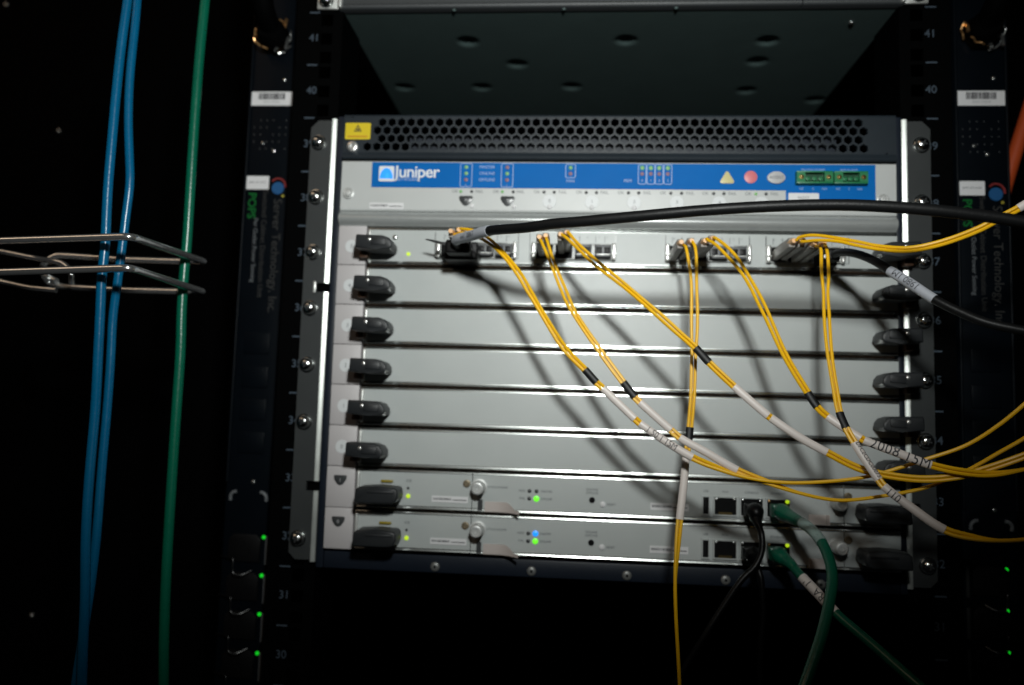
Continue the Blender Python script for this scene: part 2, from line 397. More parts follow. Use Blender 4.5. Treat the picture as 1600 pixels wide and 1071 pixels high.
# mounting ears, rounded bend on the inner edge, notched twice
for sx in (-1, 1):
    xi, xo = 0.2222, 0.2395
    poly = [(xi, 0.0065), (xo-0.005, 0.0065), (xo, 0.0115), (xo, 0.346), (xo-0.006, 0.352), (xi, 0.352),
            (xi, 0.2202), (xi+0.0062, 0.2202), (xi+0.0062, 0.2130), (xi, 0.2130), (xi, 0.0660), (xi+0.0062, 0.0660), (xi+0.0062, 0.0585), (xi, 0.0585)]
    b = MB(); b.prism([(sx*x, z) for x, z in poly], -0.0042, -0.0012)
    rb = 0.0036
    for z0, z1 in ((0.0050, 0.0585), (0.0660, 0.2130), (0.2202, 0.3535)):
        arc = []; ax_, ay_ = xi, -0.0046
        for k in range(9):                                  # gently crowned bevel that leans towards the middle
            arc.append((sx*ax_, ay_)); tl = R(10+20*k/8); ax_ -= 0.00043; ay_ += 0.00043*math.tan(tl)
        b.sweep_z(arc + [(sx*(ax_+0.0002), 0.030), (sx*(ax_+0.0015), 0.030), (sx*(ax_+0.0015), 0.0006), (sx*xi, -0.0014)], z0, z1, 1)
    ear = b.build('mounting_ear', ['ear_paint', 'ear_edge'], ch)
    if sx < 0:
        b = MB(); b.box(-0.2308, -0.2284, -0.0062, -0.0043, 0.2120, 0.2215, 0.0008); b.build('locating_tab', 'nickel', ear)
def dome_screw(parent, x, y, z, r=0.0053, h=0.0052, name='mounting_screw'):
    if r not in TXT:
        b = MB(); b.lathe((0, 0, 0), (0, -1, 0), [(r*1.18, 0), (r*1.18, 0.0006), (r*1.02, 0.0008)] + [(rr, hh+0.0008) for rr, hh in pan_head(r, h)], 24)
        c = MB()
        for ang in (0, 90):
            m = Matrix.Rotation(R(ang+20), 4, 'Y')
            g = bmesh.ops.create_cube(c.bm, size=1, matrix=m @ Matrix.Diagonal((r*0.9, 0.0004, r*0.16, 1)))
        TXT[r] = (b.mesh('mounting_screw', 'screw_steel'), c.mesh('cross_slot', 'led_off'))
    a, c = TXT[r]
    o = link(name, a, parent, (x, y, z)); link('cross_slot', c, o, (0, -h-0.0007, 0))
    return o
for sx in (-1, 1):
    for k in (0, 2, 3, 4, 5, 6, 7): dome_screw(ch, sx*0.2325, -0.0042, k*U+U/2)
for px in (-0.126, -0.053, 0.018, 0.090, 0.158):
    b = MB(); b.lathe((0, 0, 0), (0, -1, 0), pan_head(0.0036, 0.0016), 16); o = b.build('base_screw', 'cage_metal', ch); o.location = (px, -0.0022, 0.0052)
    c = MB(); c.lathe((0, -0.0016, 0), (0, -1, 0), [(0.0011, 0), (0.0011, 0.0001)], 6); c.build('socket_recess', 'recess_shade', o)
# slot number plates down the left side
ZT = 0.2660; PITCH = 0.03128
def zslot(i): return ZT-PITCH*(i+1)
for i in range(8):
    z0 = zslot(i)
    b = MB(); b.box(-0.2119, -0.1898, -0.0062, 0, z0+0.0002, z0+PITCH-0.0002, 0.0005)
    pl = b.build('slot_plate', 'strip_paint', ch)
    if i < 6:
        b = MB(); b.lathe((-0.2012, -0.0062, z0+PITCH*0.47), (0, -1, 0), [(0.0052, 0), (0.0050, 0.0003)], 24); b.build('number_disc', 'number_disc', pl)
        text(str(5-i), -0.2012, -0.0067, z0+PITCH*0.47, 0.0040, pl, 'grey_print')
    else:
        zc = z0+PITCH*0.66
        poly = [(-0.0052, 0.0030), (-0.0044, 0.0038), (0.0044, 0.0038), (0.0052, 0.0030), (0.0046, 0.0002), (0.0022, -0.0032), (0, -0.0040), (-0.0022, -0.0032), (-0.0046, 0.0002)]
        b = MB(); b.prism([(-0.2012+x, zc+z) for x, z in poly], -0.0068, -0.0061, 0.0003); b.build('number_badge', 'led_off', pl)
        text(str(7-i), -0.2012, -0.0071, zc, 0.0038, pl, 'rubber_grey')

# ------------------------------------------------------------------ cards
def card_profile(h):
    """(y, z) outline of a faceplate: the bare metal foot flares out, the head rolls back; also how many points the foot has"""
    foot = []; y, z = -0.0062, 0.0050
    steps = [(0.00022, a) for a in (3, 6, 9, 12, 15, 18, 21, 24)] + [(0.00016, a) for a in (14, 2, -15, -32, -50, -68, -85)]
    foot.append((y, z))
    for d, a in steps:
        z -= d*math.cos(R(a)); y -= d*math.sin(R(a)); foot.append((y, z))
    zmin = foot[-1][1]; foot = [(yy, zz-zmin+0.0009) for yy, zz in foot]
    head = []; y, z = -0.0062, 0.0; head.append((y, z))
    for d, a in [(0.00022, a) for a in (3, 6, 9, 12, 15, 18, 21, 25)] + [(0.00018, a) for a in (34, 46, 58, 70, 82, 88)]:
        z += d*math.cos(R(a)); y += d*math.sin(R(a)); head.append((y, z))
    zmax = head[-1][1]; head = [(yy, zz-zmax+h-0.0010) for yy, zz in head]
    return [(0.003, foot[-1][1])] + foot[::-1] + head + [(0.003, head[-1][1])], len(foot)
CX0, CX1 = -0.1880, 0.2134
def faceplate(parent, x0=CX0, x1=CX1, h=PITCH, m='card_paint', name='faceplate'):
    pr, nf = card_profile(h)
    def mi(i): return 0 if (i == nf or i == len(pr)-1) else 1
    b = MB(); b.sweep_x(pr, x0, x1, 0, mi)
    return b.build(name, [m, 'edge_paint'], parent)
def handle(parent, side=-1, wide=False, z=0.0136):
    """ejector lever seen end on"""
    s = -side
    L, Hh = (0.0325, 0.0062) if wide else (0.0285, 0.0057)
    x0 = -0.1920 if not wide else -0.1835
    if side > 0: x0 = -(0.2215 if not wide else 0.2125)
    def X(v): return x0+v if side < 0 else -(x0+v)
    if not wide:
        poly = [(0, -Hh*0.72), (0.0004, Hh*0.85), (0.0012, Hh), (L*0.72, Hh*0.92), (L*0.90, Hh*0.62), (L*0.985, Hh*0.05), (L, -Hh*0.50), (L*0.93, -Hh*0.95), (L*0.55, -Hh), (0.001, -Hh*0.8)]
    else:
        poly = [(0, -Hh*0.9), (0.0006, Hh*0.55), (0.003, Hh*0.85), (L*0.5, Hh*1.0), (L*0.93, Hh*0.86), (L*0.985, Hh*0.55), (L, -Hh*0.20), (L*0.94, -Hh*0.85), (L*0.80, -Hh*1.05), (0.001, -Hh*1.05)]
    b = MB(); b.prism([(X(x), z+zz) for x, zz in poly], -0.0300, -0.0110, 0.0017, 0, 3)
    b.box(min(X(0.002), X(L*0.6)), max(X(0.002), X(L*0.6)), -0.0112, -0.0060, z-Hh*0.55, z+Hh*0.5)
    ho = b.build('ejector_handle', 'handle_plastic', parent)
    if not wide:
        g = MB(); xa, xb = sorted((X(L*0.44), X(L*0.83)))
        g.prism([(xa, z-0.0022), (xb, z-0.0026), (xb, z+0.0024), (xa, z+0.0034)], -0.0308, -0.0297, 0.0004); g.build('grip_pad', 'handle_plastic', ho)
        g = MB(); g.lathe((X(L*0.40), -0.0299, z+0.0016), (0, -1, 0), [(0.0017, 0), (0.0016, 0.0005), (0.0013, 0.0010), (0.0007, 0.0013), (0, 0.0014)], 14); g.build('pivot_pin', 'bright_steel', ho)
        g = MB(); xa, xb = sorted((X(-0.0004), X(0.0060))); g.box(xa, xb, -0.0145, -0.0062, z-0.0092, z-0.0045, 0.0006); g.build('pivot_bracket', 'copper_gasket', ho)
    else:
        g = MB(); xa, xb = sorted((X(L*0.30), X(L*0.90))); g.box(xa, xb, -0.0306, -0.0298, z+0.0012, z+0.0030, 0.0003); g.build('grip_pad', 'handle_plastic', ho)
    return ho
def bead(parent):
    b = MB(); b.lathe((CX0+0.0010, -0.0063, 0.0024), (0, 0, 1), [(0.0003, 0), (0.0013, 0.0009), (0.0015, 0.002), (0.0015, PITCH-0.0072), (0.0013, PITCH-0.0060), (0.0003, PITCH-0.0050)], 14)
    return b.build('edge_bead', 'nickel', parent)
blank = thing('blank_panel', '', 'blank panel', (0, 0, zslot(1)), 'blank grey panels in the middle slots of the chassis')
faceplate(blank); bead(blank); handle(blank, -1); handle(blank, 1)
BL = ['topmost blank grey panel, crossed by the thick black cable shadow', 'second blank grey panel counted down from the port card', 'middle one of the five blank grey panels', 'fourth blank grey panel counted down from the port card', 'lowest blank grey panel, just above the control boards']
for k in range(5):
    o = blank if k == 0 else copy_tree(blank)
    o.location = (0, 0, zslot(1+k)); o['label'] = BL[k]

# the card with the ports
lc = thing('line_card', 'topmost grey card holding the fibre ports and plugged cables', 'line card', (0, 0, zslot(0)))
faceplate(lc); bead(lc); handle(lc, -1); handle(lc, 1)
lz = zslot(0)
def on(px): return px
b = MB(); b.lathe((-0.1557, -0.0062, 0.0092), (0, -1, 0), [(0.0016, 0), (0.0014, 0.0008), (0, 0.001)], 12); b.build('status_light', 'led_yellow_green', lc)
b = MB(); b.lathe((-0.1668, -0.0062, 0.0222), (0, -1, 0), pan_head(0.0022, 0.0014), 14); b.build('card_screw', 'zinc', lc)
GROUPS = [(-0.13057, -0.07309), (-0.05675, 0.00260), (0.04473, 0.10354), (0.11964, 0.17173)]
PANELS = [(-0.13479, -0.06980), (-0.06088, 0.00487), (0.04264, 0.10528), (0.11759, 0.17811)]
PZ = 0.2472-lz
for gi, ((ga, gb), (pa, pb)) in enumerate(zip(GROUPS, PANELS)):
    zc = PZ; hh = 0.0066
    b = MB()                                                # raised port panel as four bars round the opening
    za, zb_ = 0.0068, PITCH-0.0050
    yy0, yy1 = -0.0071, -0.0050
    b.box(pa+0.0003, ga, yy0, yy1, za, zb_); b.box(gb, pb-0.0003, yy0, yy1, za, zb_)
    b.box(ga, gb, yy0, yy1, za, zc-hh); b.box(ga, gb, yy0, yy1, zc+hh, zb_)
    pp = b.build('port_panel', 'card_paint', lc)
    for xx in (pa, pb):
        t = MB(); t.box(xx-0.00025, xx+0.00025, -0.0069, -0.0061, za-0.0004, zb_+0.0004); t.build('panel_seam', 'led_off', pp)
    for xx in (ga+0.003, ga+0.010, ga+0.0265, ga+0.034, gb-0.013, gb-0.006):
        t = MB(); t.box(xx-0.0002, xx+0.0002, -0.0074, -0.0072, zb_-0.0060, zb_-0.0012); t.build('printed_mark', 'grey_print', pp)
    b = MB(); b.box(ga+0.0008, gb-0.0008, -0.0067, -0.0064, zc-hh+0.0006, zc+hh-0.0006); b.build('port_shadow_box', 'recess_shade', lc).name = 'port_shade'  # flat dark sheet, paints the shade inside the port openings
    n = 4; wd = (gb-ga)/n
    for k in range(n):
        xa, xb = ga+k*wd, ga+(k+1)*wd
        b = MB()                                            # sheet-metal cage round each opening
        e = 0.0007
        b.box(xa+0.0002, xb-0.0002, -0.0090, -0.0066, zc+hh-0.0012, zc+hh-0.0005, 0.0001); b.box(xa+0.0002, xb-0.0002, -0.0090, -0.0066, zc-hh+0.0005, zc-hh+0.0012, 0.0001)
        b.box(xa+0.0002, xa+0.0002+e, -0.0090, -0.0066, zc-hh+0.0012, zc+hh-0.0012); b.box(xb-0.0002-e, xb-0.0002, -0.0090, -0.0066, zc-hh+0.0012, zc+hh-0.0012)
        b.build('port_cage', 'cage_metal', pp)
        for q in (-1, 1):
            text('%d' % (gi*4+k), xa+wd/2+q*0.003, -0.0074, zb_-0.0024, 0.0020, pp, 'grey_print')
    for xx, w_ in ((ga-0.0010, 0.0032), (gb+0.0010, 0.0026)):   # shiny spring latches at both ends
        b = MB(); b.box(xx-w_/2, xx+w_/2, -0.0125, -0.0070, zc-hh+0.0002, zc+hh-0.0002, 0.0009, 0, 3)
        b.cyl((xx-w_/2, -0.0128, zc-0.002), (xx+w_/2, -0.0128, zc-0.002), 0.0009, 10); b.build('spring_latch', 'bright_steel', pp)
text('MIC', 0.198, -0.0066, 0.0090, 0.0034, lc, 'grey_print', name='lettering')

# bays that hold an empty transceiver socket
def transceiver(ga, gb, k, label, n=4, dark='black_plastic'):
    wd = (gb-ga)/n; xa, xb = ga+k*wd+0.0012, ga+(k+1)*wd-0.0012; zc = PZ+lz
    t = thing('optical_transceiver', label, 'transceiver', ((xa+xb)/2, -0.009, zc-0.005), 'transceivers seated in the port card')
    cx = (xa+xb)/2
    b = MB(); b.box(xa-cx, xb-cx, -0.0040, 0.0010, 0.0004, 0.0098, 0.0006); b.build('housing', 'socket_grey', t)
    for s in (-1, 1):
        b = MB(); b.box(s*0.0030-0.0022, s*0.0030+0.0022, -0.0043, -0.0038, 0.0030, 0.0078, 0.0003); b.build('fibre_socket', dark, t)
    b = MB(); b.tube([(xa-cx+0.0004, -0.0042, 0.0024), (xa-cx+0.0004, -0.0080, 0.0016), (xa-cx+0.0016, -0.0092, 0.0012), (xb-cx-0.0016, -0.0092, 0.0012), (xb-cx-0.0004, -0.0080, 0.0016), (xb-cx-0.0004, -0.0042, 0.0024)], 0.00045, 8)
    b.build('bail_wire', 'bright_steel', t)
    return t
def bay(g, x):                                              # which bay an x falls into
    ga, gb = GROUPS[g]; return max(0, min(3, int((x-ga)/((gb-ga)/4))))
g = GROUPS
transceiver(*g[0], 2, 'empty transceiver right of the thick black plug in leftmost port group')
transceiver(*g[0], 3, 'empty transceiver at the right end of the leftmost port group')
transceiver(*g[1], 2, 'empty transceiver in second port group, beside the plugged fibres')
transceiver(*g[1], 3, 'empty transceiver at right end of the second port group')
transceiver(*g[2], 2, 'empty dark transceiver just right of plugs in third port group')
transceiver(*g[2], 3, 'empty dark transceiver at right end of the third port group')

# two control boards at the bottom
CBL = ['upper control board with a green light, upper bottom card', 'lowest control board with blue and green lights, bottom of the chassis']
def small_label(parent, x, y, z, w_, h_, m='label_white'):
    b = MB(); b.box(x-w_/2, x+w_/2, y-0.0004, y, z-h_/2, z+h_/2); o = b.build('serial_label', m, parent)
    t = MB()
    rs = random.Random(int(abs(x*1e5))+7); xx = x-w_*0.46
    while xx < x+w_*0.04:
        ww = rs.choice((0.0002, 0.0003, 0.0005)); t.box(xx, xx+ww, y-0.0006, y-0.0005, z-h_*0.12, z+h_*0.22); xx += ww+rs.choice((0.0002, 0.0004))
    t.box(x+w_*0.08, x+w_*0.46, y-0.0006, y-0.0005, z-h_*0.12, z+h_*0.0)
    t.build('barcode', 'dark_print', o); return o
for k in range(2):
    z0 = zslot(6+k)
    cb = thing('control_board', CBL[k], 'control board', (0, 0, z0), 'control boards in the two lowest slots')
    xr0, xr1 = -0.09891, 0.17329
    faceplate(cb, CX0, xr0-0.0006, name='faceplate'); bead(cb); faceplate(cb, xr1+0.0006, CX1, name='faceplate')
    handle(cb, -1, True, 0.0130); handle(cb, 1, True, 0.0130)
    b = MB(); b.box(-0.1690, -0.1600, -0.0085, -0.0062, 0.0205, 0.0222, 0.0003); b.build('release_tab', 'tab_yellow', cb)
    b = MB(); b.lathe((-0.1480, -0.0062, 0.0105), (0, -1, 0), [(0.0017, 0), (0.0015, 0.0009), (0, 0.0011)], 12); b.build('status_light', 'led_yellow_green', cb)
    b = MB(); b.lathe((-0.1482, -0.0062, 0.0165), (0, -1, 0), [(0.0010, 0), (0.0010, 0.0004)], 10); b.build('status_light', 'led_off', cb)
    b = MB(); b.lathe((-0.1035, -0.0062, 0.0215), (0, -1, 0), [(0.0029, 0), (0.0028, 0.0008), (0.0018, 0.0010), (0.0016, 0.0003), (0, 0.0003)], 18); b.build('brass_bushing', 'dull_brass', cb)
    b = MB(); b.lathe((0.17650, -0.0062, 0.0225), (0, -1, 0), [(0.0029, 0), (0.0028, 0.0008), (0.0018, 0.0010), (0.0016, 0.0003), (0, 0.0003)], 18); b.build('brass_bushing', 'dull_brass', cb)
    small_label(cb, -0.1160, -0.0062, 0.0092, 0.0275, 0.0046)
    text('SCB', -0.1480, -0.0066, 0.0220, 0.0022, cb, 'grey_print')
    # routing engine module
    re = faceplate(cb, xr0, xr1, PITCH, 'card_paint', 'routing_engine')
    def sub(bm_, name, m): return bm_.build(name, m, re)
    for xs, zs in ((-0.09405, 0.0192), (0.16822, 0.0178)):
        b = MB(); pr = [(0.0062, 0), (0.0062, 0.0006), (0.0050, 0.0008), (0.0050, 0.0115), (0.0042, 0.0128), (0.0034, 0.0130), (0.0031, 0.0124), (0.0016, 0.0124), (0.0012, 0.0116), (0, 0.0116)]
        b.lathe((xs, -0.0060, zs), (0, -1, 0), pr, 28); sub(b, 'thumbscrew', 'satin_steel')
    text('ROUTING ENGINE', -0.08114, -0.0065, 0.0196, 0.0021, re, 'grey_print')
    # curved ejector lever on the left, short one on the right
    xa, xb = -0.08942, -0.07347
    b = MB()
    n = 8; ln = 0.0270; rows_ = []
    for i in range(n+1):
        u = i/n; x = xa+ln*u; y = -0.0070-0.0105*max(0, (u-0.35)/0.65)**2
        rows_.append([b.bm.verts.new((x, y, 0.0012)), b.bm.verts.new((x, y, 0.0088 if u < 0.72 else 0.0088-0.0052*min(1, (u-0.72)/0.08))), b.bm.verts.new((x, y+0.0008, 0.0088 if u < 0.72 else 0.0088-0.0052*min(1, (u-0.72)/0.08))), b.bm.verts.new((x, y+0.0008, 0.0012))])
    for A, B in zip(rows_, rows_[1:]):
        for q in range(4): b.bm.faces.new((A[q], A[(q+1) % 4], B[(q+1) % 4], B[q]))
    b.bm.faces.new(rows_[0]); b.bm.faces.new(rows_[-1][::-1]); sub(b, 'ejector_lever', 'ejector_pink')
    b = MB(); b.box(xa-0.0052, xa-0.0016, -0.0066, -0.0058, 0.0016, 0.0100); sub(b, 'lever_slot', 'led_off')
    xe0, xe1 = 0.14827, 0.16372
    b = MB(); b.box(xe0, xe1-0.0030, -0.0082, -0.0062, 0.0014, 0.0086, 0.0004); b.box(xe1-0.0028, xe1-0.0020, -0.0086, -0.0062, 0.0014, 0.0086); b.box(xe1-0.0016, xe1-0.0008, -0.0086, -0.0062, 0.0014, 0.0086); sub(b, 'ejector_lever', 'ejector_pink')
    # lights
    lx = [-0.05590, -0.05061]
    for ci in range(2):
        for ri in range(2):
            on_ = (ci == 1 and ri == 1) or (k == 1 and ci == 1 and ri == 0)
            m = ('led_green' if ri else 'led_blue') if on_ else 'led_off'
            rr = 0.0022 if on_ else 0.0015
            b = MB(); b.lathe((lx[ci], -0.0062, 0.0178-0.0056*ri), (0, -1, 0), [(rr, 0), (rr*0.95, 0.0006), (rr*0.5, 0.0010), (0, 0.0011)], 14); sub(b, 'status_light', m)
    for s_, x_, z_, al in (('HDD', lx[0]-0.003, 0.0178, 'RIGHT'), ('FAIL', lx[0]-0.003, 0.0122, 'RIGHT'), ('MASTER', lx[1]+0.0032, 0.0178, 'LEFT'), ('ONLINE', lx[1]+0.0032, 0.0122, 'LEFT')):
        text(s_, x_, -0.0065, z_, 0.0024, re, 'grey_print', al)
    xo = -0.00905
    text('ONLINE', xo, -0.0065, 0.0205, 0.0025, re, 'grey_print'); text('OFFLINE', xo, -0.0065, 0.0180, 0.0025, re, 'grey_print')
    b = MB(); b.lathe((xo, -0.0062, 0.0128), (0, -1, 0), [(0.0023, 0), (0.0022, 0.0005), (0.0015, 0.0006), (0.0014, 0.0001), (0, 0.0001)], 16); sub(b, 'recessed_button', 'recess_shade')
    b = MB(); b.lathe((xo+0.0080, -0.0062, 0.0100), (0, -1, 0), [(0.0021, 0), (0.0020, 0.0010), (0.0010, 0.0014), (0, 0.0015)], 16); sub(b, 'reset_button', 'label_white')
    text('RESET', xo+0.0112, -0.0065, 0.0100, 0.0024, re, 'grey_print', 'LEFT')
    small_label(re, 0.04811, -0.0062, 0.0100, 0.0280, 0.0052)
    # sockets: framed openings with a pin tongue
    def socket(x0, x1, z0_, z1_, name):
        b = MB(); e = 0.0010; y0, y1 = -0.0080, -0.0062
        b.box(x0-e, x1+e, y0, y1, z1_, z1_+e); b.box(x0-e, x1+e, y0, y1, z0_-e, z0_); b.box(x0-e, x0, y0, y1, z0_, z1_); b.box(x1, x1+e, y0, y1, z0_, z1_)
        o = sub(b, name, 'card_paint'); return o
    zr0, zr1 = 0.0060, 0.0184
    for nm, pa, pb_ in (('usb_socket', 1098, 1107), ('network_socket', 1116, 1150), ('network_socket', 1157, 1191), ('network_socket', 1198, 1233)):
        x0 = {1098: 0.07233, 1116: 0.08069, 1157: 0.09966, 1198: 0.11855}[pa]
        x1 = {1107: 0.07651, 1150: 0.09643, 1191: 0.11533, 1233: 0.13460}[pb_]
        socket(x0, x1, zr0, zr1, nm)
        b = MB(); b.box(x0, x1, -0.0065, -0.0063, zr0, zr1); sub(b, 'socket_shade', 'recess_shade')  # dark sheet on the plate in place of the socket's inner shade
        if nm == 'usb_socket':
            b = MB(); b.box(x0+0.0010, x0+0.0022, -0.0074, -0.0064, zr0+0.0012, zr1-0.0012); sub(b, 'socket_tongue', 'black_plastic')
        else:
            b = MB(); b.box(x0+0.003, x1-0.003, -0.0076, -0.0064, zr0+0.0002, zr0+0.0018); sub(b, 'contact_row', 'brass')
            b = MB(); b.prism([(x0+0.0002, zr1-0.0002), (x0+0.0002, zr1-0.0024), (x0+0.0032, zr1-0.0024), (x0+0.0046, zr1-0.0042), (x1-0.0046, zr1-0.0042), (x1-0.0032, zr1-0.0024), (x1-0.0002, zr1-0.0024), (x1-0.0002, zr1-0.0002)], -0.0068, -0.0064); sub(b, 'socket_notch', 'recess_shade')
            for q, xx in enumerate((x0+0.0016, x1-0.0016)):
                lit = pa == 1198 and q == 1
                b = MB(); b.lathe((xx, -0.0074, zr1-0.0012), (0, -1, 0), [(0.0015 if lit else 0.0010, 0), (0.0013 if lit else 0.0008, 0.0006), (0, 0.0009)], 12)
                sub(b, 'link_light', 'led_yellow_green' if lit else ('bronze' if pa == 1198 else 'zinc'))
        text({1098: 'USB', 1116: 'AUX', 1157: 'CONSOLE', 1198: 'ETHERNET'}[pa], (x0+x1)/2, -0.0065, zr1+0.0042, 0.0022, re, 'grey_print')

# ------------------------------------------------------------------ craft interface panel
cp = thing('craft_interface', 'grey and blue control panel with alarm lights above the cards', 'control panel', (0, 0, 0.2775))
CZ = 0.2775; CH = 0.3190-CZ
pr = [(0.003, 0.0006), (-0.0046, 0.0006)] + [(-0.0062+0.0022*(1-math.cos(a))*0.7, 0.0028-0.0022*math.sin(a)) for a in [math.pi/2*(1-k/6) for k in range(7)]] + [(-0.0062, CH-0.0022)] + [(-0.0062+0.0014*(1-math.cos(a)), CH-0.0020+0.0014*math.sin(a)) for a in [math.pi/2*k/5 for k in range(6)]] + [(0.003, CH-0.0006)]
b = MB(); b.sweep_x(pr, -0.2120, 0.2134); b.build('faceplate', 'panel_paint', cp)
bx0, bx1, bxm = -0.18763, 0.19817, 0.13228
bz1, bzl, bzr = 0.3172-CZ, 0.2970-CZ, 0.2840-CZ
b = MB(); b.prism([(bx0, bzl), (bxm, bzl), (bxm, bzr), (bx1, bzr), (bx1, bz1), (bx0, bz1)], -0.0066, -0.0060)
b.build('blue_overlay', 'blue_print', cp)
YS = -0.0068
# emblem: white rounded square, blue dome with brighter cyan centre, glow painted on by emission
ex, ez = -0.17578, 0.3078-CZ
def rounded(cx, cz, w_, h_, r, n=5):
    out = []
    for sx, sz, a0 in ((1, 1, 0), (-1, 1, 90), (-1, -1, 180), (1, -1, 270)):
        for k in range(n+1):
            a = R(a0+90*k/n); out.append((cx+sx*(w_/2-r)+r*math.cos(a), cz+sz*(h_/2-r)+r*math.sin(a)))
    return out
b = MB(); b.prism(rounded(ex, ez, 0.0122, 0.0122, 0.0012), -0.0070, -0.0064); em = b.build('emblem', 'white_print', cp)
b = MB(); b.prism([(ex+0.0053*math.cos(R(a)), ez-0.0040+0.0085*math.sin(R(a))) for a in range(0, 181, 15)], -0.0073, -0.0070); b.build('emblem_dome', 'logo_blue_glow', em)
b = MB(); b.prism([(ex-0.0010, ez-0.0038), (ex+0.0024, ez-0.0038), (ex+0.0017, ez-0.0014), (ex+0.0008, ez+0.0010), (ex-0.0004, ez-0.0010)], -0.0075, -0.0073); b.build('emblem_glow', 'logo_cyan_glow', em)
text('Juniper', -0.16911, YS, ez+0.0014, 0.0135, cp, 'white_print', 'LEFT', 0.012, space=0.93)
text('NETWORKS', -0.16911, YS, ez-0.0046, 0.0032, cp, 'pale_print', 'LEFT', 0.01, space=1.25)
def frame_rect(x0, x1, z0, z1, r=0.0016, th=0.0005, parent=cp, name='light_frame', m='pale_print'):
    A = rounded((x0+x1)/2, (z0+z1)/2, x1-x0, z1-z0, r); B = rounded((x0+x1)/2, (z0+z1)/2, x1-x0-2*th, z1-z0-2*th, r-th)
    b = MB(); n = len(A); va = [b.bm.verts.new((x, -0.0068, z)) for x, z in A]; vb = [b.bm.verts.new((x, -0.0068, z)) for x, z in B]
    for i in range(n): b.bm.faces.new((va[i], va[(i+1) % n], vb[(i+1) % n], vb[i]))
    return b.build(name, m, parent)
def lamp(x, z, m, r=0.0016, y=-0.0066):
    b = MB(); b.lathe((x, y, z), (0, -1, 0), [(r, 0), (r*0.95, 0.0003), (r*0.5, 0.0006), (0, 0.0007)], 12); return b.build('indicator_light', m, cp)
zz = [0.3136-CZ, 0.3086-CZ, 0.3035-CZ]
for ci, xc in enumerate((-0.11242, -0.08020)):
    frame_rect(xc-0.0048, xc+0.0048, 0.2976-CZ, 0.3168-CZ)
    for ri in range(3): lamp(xc, zz[ri], ('led_dim_green' if (ri == 1 or (ri == 0 and ci == 0)) else 'led_red_off') if ri < 2 else 'led_red_off')
    text(str(ci), xc, YS, 0.2992-CZ, 0.0022, cp, 'pale_print')
for ri, s_ in enumerate(('MASTER', 'ONLINE', 'OFFLINE')): text(s_, -0.09603, YS, zz[ri], 0.0034, cp, 'pale_print')
xc = -0.03090; frame_rect(xc-0.0040, xc+0.0040, 0.3054-CZ, 0.3166-CZ); lamp(xc, 0.3136-CZ, 'led_dim_green'); lamp(xc, 0.3088-CZ, 'led_red_off'); text('FAN', xc, YS, 0.3030-CZ, 0.0034, cp, 'pale_print')
for q, xc in enumerate((0.02417, 0.03076, 0.03709, 0.04366)):
    frame_rect(xc-0.0032, xc+0.0032, 0.3008-CZ, 0.3168-CZ); lamp(xc, 0.3138-CZ, 'led_dim_green', 0.0018); lamp(xc, 0.3092-CZ, 'led_red_off'); text(str(q), xc, YS, 0.3038-CZ, 0.0028, cp, 'pale_print')
text('PEM', 0.01326, YS, 0.3034-CZ, 0.0034, cp, 'pale_print')
xt, zt_ = 0.08837, 0.3068-CZ
def rtri(cx, cz, r, rc):
    out = []
    for k in range(3):
        a = R(90+120*k); c = (cx+(r-2*rc)*math.cos(a), cz+(r-2*rc)*math.sin(a))
        for j in range(-2, 3): out.append((c[0]+rc*math.cos(a+R(30*j)), c[1]+rc*math.sin(a+R(30*j))))
    return out
b = MB(); b.prism(rtri(xt, zt_-0.0012, 0.0072, 0.0014), -0.0072, -0.0064, 0.0002); b.build('yellow_alarm_light', 'alarm_yellow', cp)
b = MB(); b.lathe((0.10609, -0.0064, 0.3072-CZ), (0, -1, 0), [(0.0050, 0), (0.0048, 0.0006), (0.0030, 0.0009), (0, 0.0010)], 28); b.build('red_alarm_light', 'alarm_red', cp)
xa_ = 0.12492
b = MB(); b.prism([(xa_+0.0068*math.cos(R(a)), 0.3066-CZ+0.0047*math.sin(R(a))) for a in range(0, 360, 12)], -0.0082, -0.0064, 0.0006); ob = b.build('alarm_cutoff_button', 'rubber_grey', cp)
text('ACO/LT', xa_, -0.0084, 0.3066-CZ, 0.0030, ob, 'dark_print')
